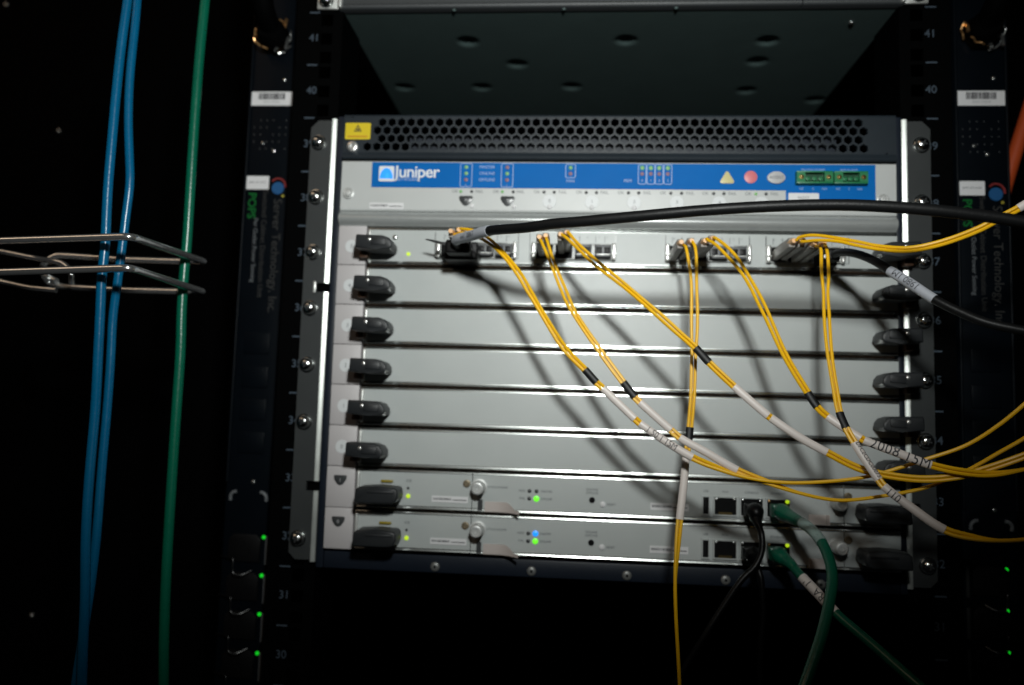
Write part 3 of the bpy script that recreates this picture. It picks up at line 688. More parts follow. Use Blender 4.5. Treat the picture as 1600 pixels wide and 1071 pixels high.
for q, (xa, xb) in enumerate(((0.13897, 0.16553), (0.16647, 0.19098))):
    zc = 0.3060-CZ; hb = 0.0048
    b = MB(); b.box(xa, xb, -0.0120, -0.0062, zc-hb, zc-hb+0.0014, 0.0002); b.box(xa, xb, -0.0120, -0.0062, zc+hb-0.0012, zc+hb, 0.0002)
    b.box(xa, xa+0.0062, -0.0120, -0.0062, zc-hb+0.0014, zc+hb-0.0012); b.box(xb-0.0062, xb, -0.0120, -0.0062, zc-hb+0.0014, zc+hb-0.0012)
    b.box(xa+0.0062, xb-0.0062, -0.0075, -0.0062, zc-hb+0.0014, zc+hb-0.0012, 0, 1)
    tb = b.build('alarm_terminal', ['terminal_green', 'terminal_green_shade'], cp)
    for xx in (xa+0.0034, xb-0.0034):
        b = MB(); b.lathe((xx, -0.0120, zc), (0, -1, 0), [(0.0019, 0), (0.0018, 0.0005), (0.0004, 0.0006), (0, 0.0003)], 14); b.build('terminal_screw', 'brass', tb)
    n = 3
    for j in range(n):
        xx = xa+0.0062+(xb-xa-0.0124)*(j+0.5)/n
        b = MB(); b.lathe((xx, -0.0076, zc-0.0008), (0, -1, 0), [(0.0016, 0), (0.0016, 0.0030), (0.0010, 0.0031), (0.0009, 0.002), (0, 0.002)], 12); b.build('terminal_pin', 'terminal_green', tb)
    text(('YELLOW ALARM', 'RED ALARM')[q], (xa+xb)/2, YS, zc+hb+0.0022, 0.0024, cp, 'pale_print')
    for s_, f in (('NC', 0.18), ('C', 0.5), ('NO', 0.82)): text(s_, xa+(xb-xa)*f, YS, zc-hb-0.0028, 0.0024, cp, 'pale_print')
b = MB(); b.prism(rounded(0.14529, 0.2905-CZ, 0.0225, 0.0090, 0.0008), -0.0070, -0.0064); hl = b.build('host_label', 'label_white', cp)
text('HOST', 0.14529, -0.0072, 0.2912-CZ, 0.0032, hl, 'grey_print')
ok = [(711, 720, 737, 748), (775, 785, 802, 812), (839, 850, 866, 878), (905, 916, 932, 943), (970, 982, 998, 1010), (1036, 1048, 1065, 1077), (1102, 1115, 1131, 1143), (1169, 1181, 1197, 1209)]
OKX = [[-0.12078, -0.11624, -0.10766, -0.10212], [-0.08855, -0.08354, -0.07503, -0.07004],
 [-0.05657, -0.05110, -0.04315, -0.03721], [-0.02386, -0.01844, -0.01056, -0.00515],
 [0.00810, 0.01397, 0.02178, 0.02763], [0.04028, 0.04610, 0.05433, 0.06013],
 [0.07219, 0.07845, 0.08613, 0.09188], [0.10432, 0.11004, 0.11767, 0.12337]]
zr = 0.2942-CZ; zbn = 0.2868-CZ
for q, (xo_, xg, xr, xf) in enumerate(OKX):
    text('OK', xo_, -0.0065, zr, 0.0033, cp, 'grey_print'); text('FAIL', xf+0.0006, -0.0065, zr, 0.0033, cp, 'grey_print')
    lamp(xg, zr, 'led_dim_green' if q in (0, 1, 7) else 'led_off', 0.0013, -0.0062); lamp(xr, zr, 'led_off', 0.0013, -0.0062)
    xm = (xg+xr)/2
    if q < 2:
        poly = [(-0.0056, 0.0026), (-0.0046, 0.0038), (0.0046, 0.0038), (0.0056, 0.0026), (0.0048, 0.0), (0.0020, -0.0034), (0, -0.0042), (-0.0020, -0.0034), (-0.0048, 0.0)]
        b = MB(); b.prism([(xm+x, zbn+z) for x, z in poly], -0.0070, -0.0061, 0.0003); nb = b.build('number_badge', 'led_off', cp); text(str(q), xm, -0.0073, zbn+0.0003, 0.0034, nb, 'rubber_grey')
    else:
        b = MB(); b.lathe((xm+0.0004, -0.0062, zbn), (0, -1, 0), [(0.0054, 0), (0.0052, 0.0003)], 24); nb = b.build('number_disc', 'number_disc', cp); text(str(q-2), xm+0.0006, -0.0067, zbn+0.0004, 0.0036, nb, 'grey_print')
    b = MB(); b.lathe((xm+(0.0050 if q < 2 else 0.0006), -0.0064, zbn-0.0042), (0, -1, 0), [(0.0020, 0), (0.0019, 0.0006), (0.0012, 0.0012), (0, 0.0014)], 14); b.build('push_button', 'label_white', cp)
small_label(cp, -0.17473, -0.0062, 0.2820-CZ, 0.0270, 0.0050)
for xs, zs in ((-0.2058, 0.2918), (0.20327, 0.2902)):
    b = MB(); b.lathe((xs, -0.0062, zs-CZ), (0, -1, 0), [(0.0046, 0), (0.0045, 0.0010), (0.0036, 0.0014), (0.0030, 0.0010), (0.0024, 0.0026), (0.0008, 0.0028), (0, 0.0022)], 20); b.build('captive_screw', 'satin_steel', cp)

# ------------------------------------------------------------------ the device mounted above
up = thing('rack_server', 'dark grey rack device above the gap, seen from below', 'rack device', (0, 0, 10*U))
nx, ny = 150, 150
b = MB()
DIM = [(-0.1241, 0.0546), (-0.0838, 0.0995), (0.0135, 0.0541), (0.1337, 0.0569), (0.1342, 0.0963), (-0.2011, 0.1511), (-0.1226, 0.1514), (-0.0333, 0.1502), (0.1384, 0.1602), (0.2113, 0.1841)]
xs = [-0.2210+0.4420*i/nx for i in range(nx+1)]; ys = [0.0+0.42*j/ny for j in range(ny+1)]
rows_ = []
for y in ys:
    rw = []
    for x in xs:
        z = 0.0012
        for dx, dy in DIM:
            d = math.hypot(x-dx, y-dy)
            if d < 0.0085: z += 0.0034*min(1, max(0, (0.0085-d)/0.0035))
        rw.append(b.bm.verts.new((x, y, z)))
    rows_.append(rw)
for A, B in zip(rows_, rows_[1:]):
    for i in range(nx): b.bm.faces.new((A[i], A[i+1], B[i+1], B[i]))
me = b.mesh('base_plate', 'underside_paint', 60); link('base_plate', me, up)
b = MB(); b.box(-0.2212, 0.2212, 0.0, 0.42, 0.0060, 0.08); b.build('casing', 'underside_paint', up)
pr = [(0.003, 0.0008), (-0.0030, 0.0008), (-0.0042, 0.0012), (-0.0050, 0.0022), (-0.0052, 0.0036), (-0.0044, 0.0048), (-0.0036, 0.0054), (-0.0036, 0.0800), (0.0, 0.0800), (0.0, 0.0060), (0.003, 0.0055)]
b = MB(); b.sweep_x(pr, -0.2218, 0.14516); b.build('front_bezel', 'fascia_paint', up)
b = MB(); b.sweep_x(pr, 0.14516+0.0008, 0.2218); fb = b.build('front_bezel', 'fascia_paint', up)
for xx in (0.136, 0.143, 0.157, 0.165, 0.180, 0.186):
    b = MB(); b.box(xx, xx+0.0036, -0.0040, -0.0034, 0.0085, 0.0105); b.build('printed_mark', 'rail_print', fb)
for xx in (-0.12781, -0.03938, 0.04914):
    b = MB(); b.lathe((xx, -0.0010, 0.0009), (0, 0, -1), pan_head(0.0016, 0.0013), 12); b.build('rivet', 'underside_paint', up)
b = MB(); b.lathe(((0.1925, 0.0257)[0], (0.1925, 0.0257)[1], 0.0012), (0, 0, -1), pan_head(0.0022, 0.0015), 12); b.build('rivet', 'zinc', up)
for sx in (-1, 1):
    b = MB(); x0, x1 = sorted((sx*0.2226, sx*0.2400)); b.box(x0, x1, -0.0042, -0.0012, 0.0012, 0.085, 0.0006)
    xa, xb = sorted((sx*0.2190, sx*0.2226)); b.box(xa, xb, -0.0075, -0.0012, 0.0012, 0.085, 0.0012, 0, 3)
    b.build('mounting_ear', 'nickel', up)
    dome_screw(up, sx*0.2325, -0.0042, 0.0080); dome_screw(up, sx*0.2325, -0.0042, 0.040)

# ------------------------------------------------------------------ power strips on both sides
def power_strip(x0, x1, label, mirror):
    y0 = 0.030
    t = thing('power_strip', label, 'power strip', ((x0+x1)/2, y0, -0.30), 'vertical power strips beside the rack')
    w_ = x1-x0; h0, h1 = 0.0, 0.86
    zz = lambda z: z+0.30
    b = MB(); b.box(-w_/2, w_/2, 0, 0.05, h0, h1, 0.0016, 0, 3)
    body = b.build('body', 'pdu_paint', t)
    for s in (-1, 1):
        b = MB(); b.lathe((s*(w_/2-0.0012), -0.0005, zz(0.06)), (0, 0, 1), [(0.0012, 0), (0.0012, 0.5)], 10); b.build('edge_rib', 'pdu_paint', t)
    # asset label with barcode
    b = MB(); b.prism(rounded(0, zz(0.3840), w_*0.93, 0.0122, 0.0012), -0.0006, 0.0002); lab = b.build('asset_label', 'label_white', t)
    q = MB(); rs = random.Random(3); xx = -0.0118
    while xx < 0.0108:
        ww = rs.choice((0.0003, 0.0005, 0.0008)); q.box(xx, xx+ww, -0.0009, -0.0007, zz(0.3832), zz(0.3888)); xx += ww+rs.choice((0.0003, 0.0004, 0.0006))
    q.build('barcode', 'dark_print', lab)
    text('00010004', 0, -0.0009, zz(0.3808), 0.0024, lab, 'grey_print', space=1.5)
    b = MB(); b.prism(rounded(-w_*0.5+0.0120, zz(0.3105), 0.0195, 0.0115, 0.0008), -0.0006, 0.0002); l2 = b.build('port_label', 'label_white', t)
    text('pwr.srv.unit', -w_*0.5+0.0120, -0.0009, zz(0.3110), 0.0030, l2, 'grey_print')
    # emblem: blue globe, red swoosh, yellow spark
    gx, gz = w_*0.5-0.0108, zz(0.3060)
    b = MB(); b.lathe((gx, 0, gz), (0, -1, 0), [(0.0054, 0), (0.0052, 0.0004)], 20); gl = b.build('globe_emblem', 'globe_blue', t)
    b = MB(); b.tube([(gx+0.0066*math.cos(R(a)), -0.0005, gz+0.0072*math.sin(R(a))+0.001) for a in range(-5, 140, 12)], 0.0009, 6); b.build('emblem_swoosh', 'globe_red', gl)
    b = MB(); b.lathe((gx+0.0048, -0.0003, gz-0.0068), (0, -1, 0), [(0.0013, 0), (0.0012, 0.0003)], 10); b.build('emblem_spark', 'globe_yellow', gl)
    text('Server Technology, Inc.', gx+0.0005, -0.0004, zz(0.2968), 0.0102, t, 'pdu_print', 'LEFT', 0.0, -90)
    text('Switched Cabinet Distribution Unit', -0.0010, -0.0004, zz(0.3040), 0.0064, t, 'pdu_print', 'LEFT', 0.0, -90)
    text('Per Outlet Power Sensing', -0.0080, -0.0004, zz(0.2800), 0.0052, t, 'grey_print', 'LEFT', 0.0, -90)
    text('POPS', -0.0125, -0.0004, zz(0.3020), 0.0098, t, 'print_green', 'LEFT', 0.02, -90)
    # cable gland and feed cord at the top
    gz = zz(0.4400)
    b = MB(); b.lathe((0.0, 0, gz-0.004), (0, -1, 0.25), [(0.0150, 0), (0.0150, 0.004)], 6); hexn = b.build('gland_nut', 'dark_bronze', t)
    b = MB(); b.lathe((0.0, -0.004, gz-0.003), (0, -1, 0.25), [(0.0125, 0), (0.0130, 0.0040), (0.0118, 0.0090), (0.0100, 0.0120)], 22); b.build('gland_collar', 'cabinet_paint', t)
    for k_, (a0, a1, rr_, yy_) in enumerate(((150, 205, 0.0165, -0.006), (-40, 15, 0.0160, -0.007), (215, 262, 0.0150, -0.012), (285, 330, 0.0172, -0.004), (35, 70, 0.0150, -0.009))):
        arc_ = [(rr_*math.cos(R(a0+(a1-a0)*q/8)), yy_-0.0012*math.sin(q*1.3), gz-0.003+rr_*0.92*math.sin(R(a0+(a1-a0)*q/8))) for q in range(9)]
        b = MB(); b.tube(arc_, 0.0009, 8); b.build('clamp_spring', 'bronze' if k_ % 2 == 0 else 'zinc', t)
    for ax, az, ln in ((-0.0135, 0.004, 0.009), (0.0128, -0.004, 0.013), (0.0040, -0.0130, 0.005), (0.0105, 0.012, 0.010), (0.0080, -0.002, 0.004)):
        b = MB(); b.tube([(ax, -0.0045, gz+az), (ax+0.0006, -0.0085, gz+az-ln*0.5), (ax+0.0002, -0.0095, gz+az-ln)], 0.0015, 8); b.build('clamp_prong', 'bronze' if az > 0 else 'zinc', t)
    P_ = [Vector((0, -0.010, gz)), Vector((0, -0.030, gz+0.012)), Vector((0.001, -0.040, gz+0.05)), Vector((0.002, -0.038, gz+0.12)), Vector((0.002, -0.03, gz+0.22))]
    b = MB(); b.tube(crom(P_, 8), 0.0085, 14); b.build('feed_cord', 'cabinet_paint', t)
    # small screws, vents of the meter window
    for xx, z_ in ((0.010, 0.4005), (-0.006, 0.345), (0.004, 0.338)):
        b = MB(); b.lathe((xx, 0, zz(z_)), (0, -1, 0), pan_head(0.0017, 0.0011), 12); b.build('body_screw', 'zinc', t)
    for r_ in range(5):
        for c_ in range(6):
            if (r_*7+c_*3) % 4 == 0: continue
            b = MB(); b.lathe((-w_*0.35+c_*0.0055, 0.0001, zz(0.365)-r_*0.0062), (0, -1, 0), [(0.0008, 0), (0.0004, 0.0002), (0, 0.0002)], 6); b.build('vent_hole', 'led_off', t)
    # meter window and rocker blocks in the middle
    for z_ in (0.165, 0.137, 0.110, 0.083):
        b = MB(); b.box(-0.012, 0.010, -0.0010, 0.001, zz(z_), zz(z_)+0.018, 0.0008); b.build('breaker_window', 'pdu_paint', t)
    for s in (-1, 1):
        pts = [Vector((s*0.0150, -0.0006, zz(0.0450))), Vector((s*0.0148, -0.0012, zz(0.0490))), Vector((s*0.0125, -0.0014, zz(0.0515))), Vector((s*0.0100, -0.0012, zz(0.0520)))]
        b = MB(); b.tube(crom(pts, 5), 0.0014, 8); b.build('retainer_clip', 'grey_print', t)
    b = MB(); b.lathe((0.003, 0, zz(0.060)), (0, -1, 0), pan_head(0.0018, 0.0012), 12); b.build('body_screw', 'zinc', t)
    # outlets with retaining wires and green lights
    step = 0.0305
    for i in range(8):
        z_ = zz(0.0160)-i*step
        if z_ < 0.015: break
        b = MB(); x_a, x_b = -w_/2+0.006, w_/2-0.008
        b.prism([(x_a, z_-0.020), (x_b, z_-0.020), (x_b, z_-0.002), (x_b-0.004, z_+0.002), (x_a+0.004, z_+0.002), (x_a, z_-0.002)], -0.0016, 0.001, 0.0005); ot = b.build('outlet', 'black_plastic', t)
        for dx, dz in ((-0.0055, -0.011), (0.0035, -0.011), (-0.001, -0.005)):
            q = MB(); q.box(dx-0.0008, dx+0.0008, -0.0018, -0.0014, z_+dz-0.0022, z_+dz+0.0022); q.build('pin_slot', 'recess_shade', ot)
        lx_ = (w_/2-0.0058)*(1 if not mirror else 0.72)
        b = MB(); b.lathe((lx_, 0, z_), (0, -1, 0), [(0.0016, 0), (0.0015, 0.0006), (0, 0.001)], 12); b.build('outlet_light', 'led_pure_green', t)
        sx_ = -1 if mirror else 1
        b = MB(); b.box(sx_*(w_/2-0.0030)-0.0012, sx_*(w_/2-0.0030)+0.0012, -0.0006, 0.001, z_-0.022, z_+0.001, 0.0003); b.build('number_strip', 'pdu_print' if mirror else 'grey_print', t)
        wp = [(-0.020, -0.002, z_-0.0160), (-0.0075, -0.0075, z_-0.0165), (-0.0068, -0.0080, z_-0.0185), (-0.006, -0.0085, z_-0.0270), (-0.004, -0.0085, z_-0.0285), (0.001, -0.0075, z_-0.0290), (0.007, -0.003, z_-0.0262)]
        if mirror: wp = [(-a, b_, c_) for a, b_, c_ in wp]
        b = MB(); b.tube(crom(wp, 4), 0.0005, 6); b.build('retaining_wire', 'dull_wire', t)
    return t
power_strip(-0.3075, -0.2670, 'black vertical power strip left of the rack, near the blue cables', False)
power_strip(0.2735, 0.3145, 'black vertical power strip right of the rack, behind the yellow fibres', True)

# ------------------------------------------------------------------ chrome wire cable rings on the left
ring = thing('cable_ring', 'chrome wire cable rings looped around the blue and green cables', 'cable ring', (-0.36, 0.0, 0.20))
def rel(P_, o): return [vec(p)-vec(o) for p in P_]
O_ = (-0.36, 0.0, 0.20)
YF, YBK = -0.135, -0.045
def rounded_path(P_, r=0.006, n=6):
    P_ = [vec(p) for p in P_]; out = [P_[0]]
    for a, b_, c_ in zip(P_, P_[1:], P_[2:]):
        d1 = (a-b_).normalized(); d2 = (c_-b_).normalized(); rr = min(r, (a-b_).length*0.45, (c_-b_).length*0.45)
        p0, p1 = b_+d1*rr, b_+d2*rr
        for k in range(n+1):
            u = k/n; out.append(p0*(1-u)**2+b_*2*u*(1-u)+p1*u*u)
    out.append(P_[-1]); return out
up1 = [(-0.45621, -0.12200, 0.22278), (-0.31316, -0.12200, 0.22940), (-0.30794, -0.02800, 0.23085), (-0.37443, -0.03000, 0.23142), (-0.42615, -0.03200, 0.23375), (-0.43456, -0.03400, 0.22671), (-0.43634, -0.03200, 0.21904), (-0.42162, -0.03600, 0.21261)]
lo1 = [(-0.45408, -0.12200, 0.20181), (-0.31247, -0.12200, 0.20881), (-0.30740, -0.02800, 0.20756), (-0.37261, -0.03000, 0.20777), (-0.41782, -0.03200, 0.20887), (-0.42913, -0.03400, 0.21182), (-0.42980, -0.03800, 0.21609)]
b = MB(); b.tube(rel(rounded_path(up1), O_), 0.0026, 14); b.build('upper_loop', 'chrome', ring)
b = MB(); b.tube(rel(rounded_path(lo1), O_), 0.0026, 14); b.build('lower_loop', 'chrome', ring)
hk = [(-0.39422, -0.05800, 0.20700), (-0.39366, -0.06000, 0.21618), (-0.40146, -0.05800, 0.22262), (-0.41196, -0.05600, 0.22476), (-0.42741, -0.05000, 0.22715), (-0.46228, -0.04500, 0.23353), (-0.52287, -0.03000, 0.24651)]
b = MB(); b.tube(rel(rounded_path(hk), O_), 0.0021, 10); b.build('hook_wire', 'chrome', ring)
hk = [(-0.41407, -0.04600, 0.20425), (-0.43600, -0.04600, 0.20579), (-0.46015, -0.04500, 0.21042), (-0.52054, -0.03000, 0.22306)]
b = MB(); b.tube(rel(rounded_path(hk), O_), 0.0021, 10); b.build('hook_wire', 'chrome', ring)

# ------------------------------------------------------------------ the hanging network cables on the left
def hang(name, label, pts, r, m, group=None):
    P_ = smooth_path(crom(pts, 6), 3); o_ = P_[-1]
    b = MB(); b.tube([p-o_ for p in P_], r, 14); o = b.build(name, m); o.location = o_
    return tag(o, label, 'cable', group)
hang('network_cable', 'leftmost blue network cable hanging through the wire rings', [(-0.34009, -0.10200, 0.41967), (-0.34030, -0.10200, 0.40102), (-0.34234, -0.10200, 0.37003), (-0.34289, -0.10300, 0.33117), (-0.34265, -0.10400, 0.30055), (-0.34226, -0.10500, 0.26281), (-0.34049, -0.10600, 0.22525), (-0.34119, -0.10600, 0.20568), (-0.34117, -0.10500, 0.18639), (-0.34139, -0.10300, 0.15094), (-0.34237, -0.10000, 0.11733), (-0.34301, -0.10000, 0.07548), (-0.34232, -0.10000, 0.03425), (-0.33943, -0.10000, -0.00670), (-0.33863, -0.10000, -0.03264), (-0.33720, -0.10000, -0.06072), (-0.33647, -0.10000, -0.08022)], 0.0031, 'cable_blue', 'blue network cables')
hang('network_cable', 'blue network cable with a slight kink, between blue and green ones', [(-0.34449, -0.08500, 0.42962), (-0.34377, -0.08500, 0.41034), (-0.34351, -0.08600, 0.38591), (-0.34379, -0.08700, 0.35327), (-0.34198, -0.08800, 0.32154), (-0.33867, -0.08900, 0.29485), (-0.33607, -0.09000, 0.27441), (-0.33712, -0.09000, 0.25170), (-0.33832, -0.09000, 0.22869), (-0.34040, -0.08900, 0.20242), (-0.34171, -0.08800, 0.19363), (-0.34302, -0.08700, 0.17903), (-0.34291, -0.08600, 0.15209), (-0.34333, -0.08500, 0.11738), (-0.34400, -0.08500, 0.07434), (-0.34346, -0.08600, 0.03208), (-0.34407, -0.08700, 0.00267), (-0.34490, -0.09000, -0.02956), (-0.34654, -0.09200, -0.06390), (-0.34753, -0.09200, -0.08382)], 0.0029, 'cable_blue', 'blue network cables')
hang('network_cable', 'green network cable hanging left of the rack through the wire rings', [(-0.31402, -0.04500, 0.45247), (-0.31393, -0.04500, 0.43186), (-0.31537, -0.04500, 0.38898), (-0.31578, -0.04500, 0.35013), (-0.31579, -0.04500, 0.31320), (-0.31546, -0.04500, 0.27176), (-0.31542, -0.04500, 0.23859), (-0.31601, -0.04500, 0.22212), (-0.31595, -0.04500, 0.18990), (-0.31469, -0.04500, 0.16040), (-0.31485, -0.04500, 0.10678), (-0.31468, -0.04500, 0.04943), (-0.31404, -0.04500, -0.00689), (-0.31231, -0.04500, -0.05110), (-0.31042, -0.04500, -0.07754), (-0.30889, -0.04500, -0.09896)], 0.0036, 'cable_green')

# ------------------------------------------------------------------ wrapped print on sleeves
def wrap_text(body, path, dirs, rad_a, rad_b, size, parent, m='dark_print', flip=False, shift=0.0, up=0.0, bold=0.0, space=1.0):
    """print that follows a sleeve: u runs along the path, v bends round the section"""
    me0 = text_mesh(body, size, m, 'CENTER', bold, 0, space); me = me0.copy(); bm_ = bmesh.new(); bm_.from_mesh(me); bmesh.ops.triangulate(bm_, faces=bm_.faces[:])
    for _ in range(3):
        ed = [e for e in bm_.edges if e.calc_length() > 0.0009]
        if not ed: break
        bmesh.ops.subdivide_edges(bm_, edges=ed, cuts=1, use_grid_fill=True); bmesh.ops.triangulate(bm_, faces=bm_.faces[:])
    bm_.to_mesh(me); bm_.free()
    L_ = [0]
    for a, b_ in zip(path, path[1:]): L_.append(L_[-1]+(b_-a).length)
    tot = L_[-1]
    for v in me.vertices:
        u, vv = v.co.x, v.co.y+up
        if flip: u, vv = -u, -vv
        s = max(0, min(tot*0.9999, tot/2+shift+u)); i = 0
        while i < len(L_)-2 and L_[i+1] < s: i += 1
        f = (s-L_[i])/max(1e-9, L_[i+1]-L_[i]); c = path[i].lerp(path[i+1], f); t = (path[i+1]-path[i]).normalized()
        a = dirs[i].lerp(dirs[i+1], f); a = (a-t*a.dot(t)).normalized()
        n = a.cross(t)
        if n.y > 0: n = -n                                  # outward = towards the front of the rack
        upv = a if a.z > 0 or (abs(a.z) < 1e-3) else -a
        if upv.dot(Vector((0, 0, 1))) < 0: upv = -upv
        th = vv/(0.5*(rad_a+rad_b))
        v.co = c+upv*math.sin(th)*(rad_a+0.00018)+n*math.cos(th)*(rad_b+0.00018)
    return link('lettering', me, parent)
def frame_dirs(P_):
    out = []; prev = Vector((1, 0, 0)); n = len(P_)
    for i in range(n):
        t = (P_[min(i+1, n-1)]-P_[max(i-1, 0)]).normalized()
        a = t.cross(Vector((0, 1, 0)))
        if a.length < 0.25: a = prev.copy()
        a.normalize()
        if a.dot(prev) < 0: a = -a
        a = (a*0.5+prev*0.5); a = (a-t*a.dot(t)).normalized(); out.append(a); prev = a
    return out
FR = 0.00112                                               # strand radius
NSEG = 8
def fibre(label, boots, pts, sleeves, join, twist=None, decay=1.3, group='yellow fibre patch cables'):
    """boots: two fibre tips; pts: centre line after the boots; sleeves: (index from, index to, kind, text, ...)"""
    b0, b1 = vec(boots[0]), vec(boots[1]); mid = (b0+b1)/2
    start = mid+Vector((0, 0.004, 0))
    C = [start, mid] + [vec(p) for p in pts]
    P_ = crom(C, NSEG); D = frame_dirs(P_)
    t = thing('fibre_cable', label, 'fibre cable', mid, group)
    half = (b1-b0).length/2; jn = (join+2)*NSEG; N_ = len(P_)
    if D[0].x < 0: D = [-d for d in D]
    S = [[], []]
    for i, p in enumerate(P_):
        u = min(1, i/jn); sp = half*(1-u)**decay+(FR*1.03)*(1-(1-u)**decay)
        if u < 1: sp *= 1+0.16*math.sin(i*0.33+half*4000)*min(1, 4*(1-u))
        d = D[i]
        if twist is not None and i > (twist+2)*NSEG:
            k = min(1, (i-(twist+2)*NSEG)/(2*NSEG)); tt = (P_[min(i+1, N_-1)]-P_[max(i-1, 0)]).normalized()
            vw = (p-Vector((-0.026, -0.603, 0.124))).normalized(); vw = (vw-tt*vw.dot(tt)).normalized(); d = (d*(1-k)+vw*k).normalized()   # the flat pair turns on edge
        S[0].append(p-d*sp-mid); S[1].append(p+d*sp-mid)
    for s in S:
        b = MB(); b.tube(s, FR, 8); b.build('strand', 'fibre_yellow', t)
    for bb in (b0, b1):
        q = bb-mid
        b = MB(); b.lathe(q, (0, -1, 0.0), [(0.0023, -0.0045), (0.0025, 0), (0.0021, 0.003), (0.0016, 0.0060)], 12); b.build('boot', 'boot_peach', t)
        b = MB(); yb_ = -0.0092-bb.y
        b.box(q.x-0.0023, q.x+0.0023, -0.0010, yb_, q.z-0.0037, q.z+0.0032, 0.0007); b.box(q.x-0.0011, q.x+0.0011, yb_*0.45, yb_*0.95, q.z+0.0032, q.z+0.0046, 0.0003); pl = b.build('plug', 'plug_grey', t)
    for sl in sleeves:
        i0, i1, kind = sl[:3]; a = int(round((i0+2)*NSEG)); e = int(round((i1+2)*NSEG)); seg = [p-mid for p in P_[a:e+1]]; dd = D[a:e+1]
        wide, thin = (FR*2.25, FR*1.45)
        b = MB(); b.tube(seg, wide, 14, 0, dd, thin)
        o = b.build('black_sleeve' if kind == 'k' else 'label_sleeve', 'sleeve_black' if kind == 'k' else 'sleeve_white', t)
        if len(sl) > 3: wrap_text(sl[3], seg, dd, wide, thin, sl[4], o, 'dark_print', *sl[5:])
    return t
B = lambda *a: a
fibre('yellow fibre cable leaving the leftmost port group under the black plug', ((-0.11424, -0.05500, 0.25002), (-0.10827, -0.05500, 0.25103)),
    [(-0.10587, -0.06200, 0.24988), (-0.09456, -0.06800, 0.24635), (-0.08122, -0.07300, 0.23730), (-0.06629, -0.07700, 0.22074), (-0.05564, -0.08000, 0.20420), (-0.04472, -0.08300, 0.18627), (-0.03057, -0.08600, 0.16539), (-0.01774, -0.08900, 0.15247), (-0.01012, -0.09000, 0.14429), (-0.00595, -0.09100, 0.14063), (0.01467, -0.09400, 0.12148), (0.01787, -0.09500, 0.11874), (0.03391, -0.09700, 0.10798), (0.05046, -0.09900, 0.09863), (0.06514, -0.10100, 0.09292), (0.08037, -0.10300, 0.08811), (0.10305, -0.10500, 0.08559), (0.12948, -0.10600, 0.08704), (0.15524, -0.10800, 0.09160), (0.18354, -0.11200, 0.10203), (0.20563, -0.12000, 0.11221), (0.21976, -0.12800, 0.12436), (0.23212, -0.13500, 0.13824), (0.24878, -0.14000, 0.15769)],
    [(7, 8, 'k'), (9, 10, 'w'), (11, 13, 'w', '1 50 1 15M', 0.0048, False, -0.003)], 7, 13, 5)
fibre('yellow fibre cable from left plug of second port group, sagging lowest', ((-0.05133, -0.05500, 0.24667), (-0.04682, -0.05500, 0.24765)),
    [(-0.04783, -0.06200, 0.24378), (-0.04191, -0.06800, 0.22817), (-0.03388, -0.07300, 0.20877), (-0.02657, -0.07800, 0.19289), (-0.00917, -0.08500, 0.16684), (0.00721, -0.09000, 0.14476), (0.01460, -0.09200, 0.13541), (0.01783, -0.09300, 0.13220), (0.03714, -0.09600, 0.11531), (0.04267, -0.09700, 0.11068), (0.05952, -0.09900, 0.10172), (0.07766, -0.10100, 0.09179), (0.09586, -0.10300, 0.08516), (0.11481, -0.10400, 0.07935), (0.13732, -0.10500, 0.07607), (0.16111, -0.10700, 0.07949), (0.18699, -0.11200, 0.08664), (0.20534, -0.12000, 0.09732), (0.21991, -0.12700, 0.10857), (0.23271, -0.13300, 0.11869), (0.24808, -0.14000, 0.13435)],
    [(5, 6, 'k'), (7, 8, 'w'), (9, 11, 'w')], 5, 11, 1.9)
fibre('yellow fibre cable from right plug of second port group, crossing the vertical one', ((-0.03642, -0.05500, 0.24871), (-0.03193, -0.05500, 0.25015)),
    [(-0.03275, -0.06200, 0.24853), (-0.02545, -0.06700, 0.24028), (-0.01215, -0.07300, 0.22677), (0.00713, -0.08000, 0.21012), (0.02654, -0.08700, 0.19237), (0.04177, -0.09200, 0.17786), (0.05224, -0.09600, 0.16782), (0.06025, -0.09900, 0.15842), (0.07503, -0.10300, 0.14371), (0.09482, -0.10700, 0.12600), (0.09637, -0.10700, 0.12487), (0.11318, -0.11000, 0.11337), (0.12843, -0.11200, 0.10509), (0.14751, -0.11400, 0.09596), (0.16664, -0.11700, 0.09234), (0.18359, -0.12000, 0.09171), (0.20159, -0.12400, 0.09490), (0.21923, -0.12800, 0.10166), (0.23299, -0.13200, 0.10818), (0.25051, -0.13500, 0.11645)],
    [(6, 7, 'k'), (8, 9, 'w'), (10, 12, 'w')], 6, None, 2.4)
fibre('yellow fibre cable hanging straight down past the bottom of the chassis', ((0.04728, -0.05500, 0.24435), (0.05433, -0.05500, 0.24535)),
    [(0.05289, -0.06200, 0.24155), (0.05448, -0.06700, 0.22456), (0.05494, -0.07100, 0.20199), (0.05469, -0.07400, 0.18000), (0.05397, -0.07600, 0.15846), (0.05325, -0.07800, 0.13722), (0.05165, -0.07900, 0.11708), (0.05077, -0.08000, 0.10793), (0.04909, -0.08100, 0.09758), (0.04737, -0.08300, 0.07920), (0.04475, -0.08600, 0.05832), (0.04296, -0.08900, 0.03947), (0.04170, -0.09100, 0.02195), (0.04209, -0.09300, 0.00086), (0.04338, -0.09400, -0.02014), (0.04466, -0.09500, -0.04127), (0.04565, -0.09500, -0.05987)],
    [(6, 7, 'k'), (8, 10, 'w')], 5, 10)
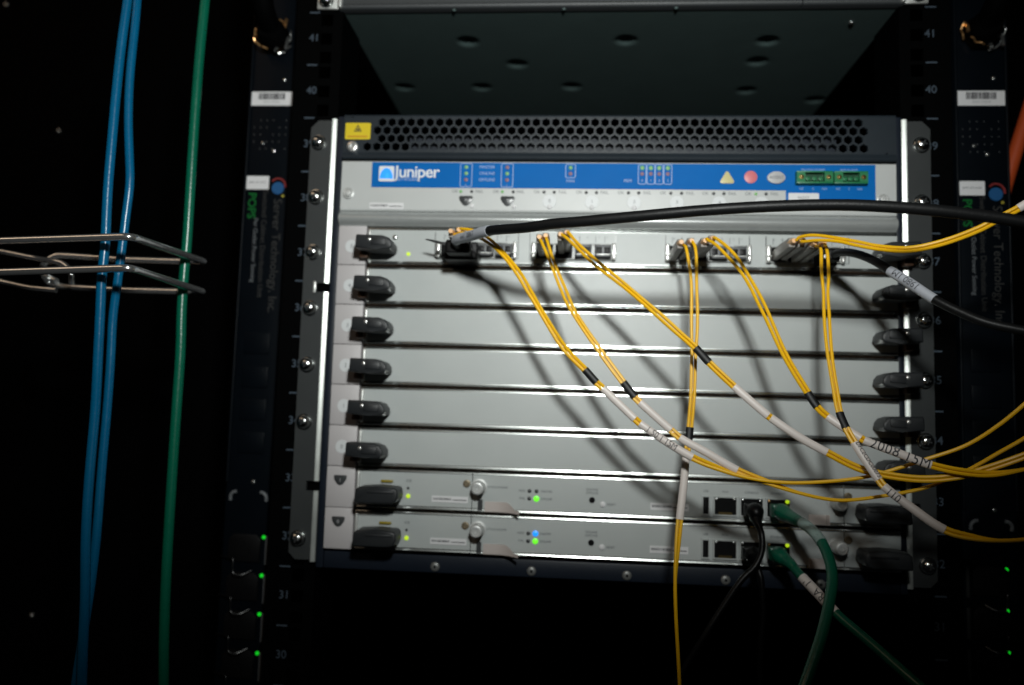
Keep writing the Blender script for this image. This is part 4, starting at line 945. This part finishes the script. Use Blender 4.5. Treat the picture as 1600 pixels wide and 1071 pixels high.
fibre('yellow fibre cable from right plug of third port group, tagged 2008', ((0.06358, -0.05500, 0.24548), (0.06884, -0.05500, 0.24736)),
    [(0.06745, -0.06300, 0.24601), (0.07396, -0.07000, 0.23881), (0.08341, -0.07600, 0.22552), (0.09071, -0.08100, 0.21103), (0.09698, -0.08600, 0.19561), (0.10840, -0.09500, 0.16437), (0.12043, -0.10100, 0.14105), (0.12531, -0.10400, 0.13243), (0.13049, -0.10700, 0.12670), (0.14767, -0.11400, 0.11423), (0.14916, -0.11500, 0.11317), (0.16602, -0.11900, 0.10671), (0.18422, -0.12300, 0.10011), (0.19843, -0.12700, 0.09721), (0.21458, -0.13000, 0.09656), (0.23224, -0.13300, 0.10029), (0.25019, -0.13500, 0.10571)],
    [(6, 7, 'k'), (8, 9, 'w'), (10, 12, 'w', '2008 15M', 0.0078, False, 0.0015, 0.0, 0.0, 1.1)], 6, 13)
fibre('yellow fibre cable from rightmost port group, its end label lowest right', ((0.13757, -0.05500, 0.24515), (0.14359, -0.05500, 0.24478)),
    [(0.14196, -0.06300, 0.24170), (0.14097, -0.07000, 0.22541), (0.13976, -0.07500, 0.21160), (0.13854, -0.08000, 0.19810), (0.13661, -0.09200, 0.16773), (0.13678, -0.10200, 0.14386), (0.13741, -0.10800, 0.12925), (0.13980, -0.11200, 0.12006), (0.14322, -0.11600, 0.11149), (0.14836, -0.12100, 0.10059), (0.15333, -0.12600, 0.09073), (0.15541, -0.12800, 0.08731), (0.16849, -0.13400, 0.07610), (0.18345, -0.14000, 0.06541), (0.19702, -0.14300, 0.06223), (0.20952, -0.14500, 0.06133), (0.22356, -0.14700, 0.06292), (0.24134, -0.14800, 0.06622)],
    [(6, 7, 'k'), (8, 10, 'w', 'DFC2CDC00075', 0.0034, False, 0.0, 0.0010), (11, 13, 'w', '110', 0.0056, False, -0.012, -0.001)], 5, 13)
fibre('yellow fibre cable running right across the mounting ear beneath the black cable', ((0.12333, -0.05500, 0.24630), (0.12981, -0.05500, 0.24639)),
    [(0.12697, -0.06200, 0.24659), (0.13395, -0.07000, 0.24621), (0.14653, -0.08000, 0.24284), (0.15594, -0.08800, 0.23866), (0.16609, -0.09500, 0.23479), (0.18079, -0.10500, 0.23166), (0.19684, -0.11200, 0.23439), (0.21655, -0.11800, 0.24197), (0.22643, -0.12200, 0.24776), (0.23553, -0.12500, 0.25291), (0.24634, -0.12800, 0.25992), (0.25788, -0.13000, 0.26559)],
    [(9, 11, 'w')], 4, None, 2.4)

# ------------------------------------------------------------------ thick black cables with big plugs
def thick(label, plug, pts, r, sleeve, body, plugsize, name='copper_cable', txt=None):
    P_ = crom([plug] + list(pts), NSEG); o_ = vec(plug)
    t = thing(name, label, 'black cable', o_, 'thick black cables plugged into the port card')
    Q = [p-o_ for p in P_]; D = frame_dirs(P_)
    b = MB(); b.tube(Q, r, 16); b.build('cable', 'black_rubber', t)
    wx, hz, ln = plugsize
    b = MB(); yb_ = -0.0092-o_.y
    b.box(-wx/2, wx/2, yb_*0.35, yb_, -hz/2, hz/2, 0.0012, 0, 3); b.box(-wx*0.36, wx*0.36, -0.003, yb_*0.4, -hz*0.36, hz*0.36, 0.0014, 0, 3); b.build('plug', 'black_plastic', t)
    for s in (-1, 1):
        b = MB(); b.cyl((s*wx*0.30, yb_*0.35, 0), (s*wx*0.30, yb_*0.20-0.001, 0), 0.0016, 12); b.build('plug_screw', 'bright_steel', t)
    if wx > 0.02:
        b = MB(); b.prism([(-wx*0.45, hz*0.22), (-wx*0.45, hz*0.42), (-wx*1.00, hz*0.60), (-wx*1.08, hz*0.57)], yb_*0.30, yb_*0.30+0.0016, 0.0003); b.build('pull_tab', 'black_plastic', t)
    a, e = sleeve; a = int((a+1)*NSEG); e = int((e+1)*NSEG); seg = Q[a:e+1]; dd = D[a:e+1]
    b = MB(); b.tube(seg, r*1.12, 16, 0, dd); o = b.build('label_sleeve', 'sleeve_grey', t)
    if txt: wrap_text(txt[0], seg, dd, r*1.12, r*1.12, txt[1], o, 'dark_print', *txt[2:])
    return t
thick('thick black cable arching over the top card, plugged at far left', (-0.11077, -0.04500, 0.24197),
    [(-0.11065, -0.05600, 0.24426), (-0.09845, -0.07200, 0.24402), (-0.08363, -0.09000, 0.24359), (-0.05745, -0.11200, 0.24083), (-0.04169, -0.12200, 0.24087), (-0.02427, -0.13100, 0.24028), (0.01189, -0.14200, 0.24146), (0.04806, -0.14900, 0.24349), (0.08319, -0.15400, 0.24479), (0.11394, -0.15800, 0.24495), (0.13380, -0.16100, 0.24398), (0.16636, -0.16500, 0.24091), (0.19834, -0.16800, 0.23640), (0.21532, -0.17000, 0.23312), (0.23841, -0.17200, 0.22805)],
    0.0033, (0, 2), None, (0.0250, 0.0135, 0.03), txt=('1980 1M', 0.0050, True))
thick('black cable with white printed tag, leaving the rightmost port group', (0.15775, -0.03500, 0.24188),
    [(0.15723, -0.05000, 0.24064), (0.16001, -0.06200, 0.23820), (0.16498, -0.07500, 0.23302), (0.17020, -0.08700, 0.22566), (0.17340, -0.09400, 0.22026), (0.18241, -0.10500, 0.20957), (0.19117, -0.11500, 0.19909), (0.20209, -0.12300, 0.19049), (0.21296, -0.13000, 0.18381), (0.23151, -0.13800, 0.17815), (0.25308, -0.14500, 0.17360)],
    0.0028, (4, 6), None, (0.0120, 0.0115, 0.03), txt=('1980 1M', 0.0056, True, -0.0035, 0.0006))

# ------------------------------------------------------------------ patch cables in the control boards
def patch(name, label, cat, sock, tip, pts, r, m, plugm, group, sleeve=None, sm='sleeve_white', txt=None, bootr=1.0):
    s_, e_ = vec(sock), vec(tip)
    P_ = crom([tip] + list(pts), NSEG); o_ = s_
    t = thing(name, label, cat, o_, group)
    b = MB(); b.tube([p-o_ for p in P_], r, 14); b.build('cable', m, t)
    b = MB(); b.box(-0.0058, 0.0058, -0.012, 0.0, -0.0048, 0.0040, 0.0008); b.build('plug', plugm, t)
    d = (e_-s_)-Vector((0, -0.010, 0)); path = [Vector((0, -0.0115, -0.0004)), Vector((0, -0.016, -0.0006)), Vector((0, -0.0115, -0.0006)).lerp(e_-s_, 0.6), (e_-s_), (P_[NSEG//2]-o_)]
    rr = [0.0060*bootr, 0.0058*bootr, 0.0046*bootr, r*1.2, r*1.08]
    pp = crom(path, 5); rads = [rr[min(4, i//5)]*(1-(i % 5)/5)+rr[min(4, i//5+1)]*((i % 5)/5) for i in range(len(pp))]
    b = MB(); b.tube(pp, rads, 14); b.build('strain_relief', plugm, t)
    if sleeve:
        a, e = int((sleeve[0]+1)*NSEG), int((sleeve[1]+1)*NSEG); seg = [p-o_ for p in P_[a:e+1]]; dd = frame_dirs(P_)[a:e+1]
        b = MB(); b.tube(seg, r*1.1, 14, 0, dd); o = b.build('label_sleeve', sm, t)
        if txt: wrap_text(txt[0], seg, dd, r*1.1, r*1.1, txt[1], o, 'dark_print', *txt[2:])
    return t
patch('patch_cable', 'green patch cable in the upper control board, curving straight down', 'patch cable', (0.12518, -0.00900, 0.05873), (0.12981, -0.04000, 0.05566),
    [(0.13183, -0.04800, 0.05466), (0.13604, -0.05800, 0.05074), (0.13874, -0.06800, 0.04493), (0.13975, -0.08000, 0.03571), (0.13827, -0.09000, 0.02616), (0.13329, -0.10000, 0.01464), (0.12497, -0.11200, -0.00221), (0.11737, -0.12000, -0.01597), (0.11054, -0.12600, -0.02873), (0.10370, -0.13000, -0.04356)], 0.0034, 'patch_green', 'patch_green', 'green patch cables', (0, 2), 'sleeve_clear')
patch('patch_cable', 'green patch cable in the lowest control board, with white tag, running right', 'patch cable', (0.12338, -0.00900, 0.02842), (0.12785, -0.03600, 0.02456),
    [(0.13049, -0.04200, 0.02066), (0.13233, -0.04600, 0.01813), (0.14063, -0.05600, 0.00891), (0.14805, -0.06600, 0.00016), (0.15870, -0.08000, -0.00921), (0.16988, -0.09500, -0.01893), (0.17957, -0.11000, -0.02773), (0.19214, -0.12000, -0.03859)], 0.0031, 'patch_green', 'patch_green', 'green patch cables', (1, 3), 'sleeve_white', ("RA  1'", 0.0068, True, -0.003))
patch('console_cable', 'thin black cable from the upper control board, trailing off left', 'console cable', (0.10642, -0.00900, 0.05845), (0.10664, -0.03000, 0.05074),
    [(0.10836, -0.03400, 0.04389), (0.10767, -0.03700, 0.03254), (0.10291, -0.03900, 0.02272), (0.09386, -0.04100, 0.01408), (0.08064, -0.04300, -0.00452), (0.06756, -0.04500, -0.02464), (0.05070, -0.04500, -0.05295), (0.03816, -0.04500, -0.07880)], 0.0022, 'cord_black', 'cord_black', 'black console cables')
patch('console_cable', 'thin black cable from the lowest control board, hanging straight down', 'console cable', (0.10516, -0.00900, 0.02763), (0.10587, -0.02600, 0.02260),
    [(0.10849, -0.03000, 0.01468), (0.10936, -0.03200, 0.00205), (0.10959, -0.03300, -0.01070), (0.10809, -0.03400, -0.02774), (0.10730, -0.03400, -0.05810), (0.10735, -0.03400, -0.07885)], 0.0022, 'cord_black', 'cord_black', 'black console cables')
# orange cable behind the right power strip
hang('orange_cable', 'orange cable slanting behind the right power strip at frame edge', [(0.37288, 0.05500, 0.45682), (0.35395, 0.05500, 0.41287), (0.34026, 0.05500, 0.37198), (0.32986, 0.05600, 0.33712), (0.31997, 0.05800, 0.29998), (0.30986, 0.06000, 0.25225)], 0.0055, 'cable_orange')
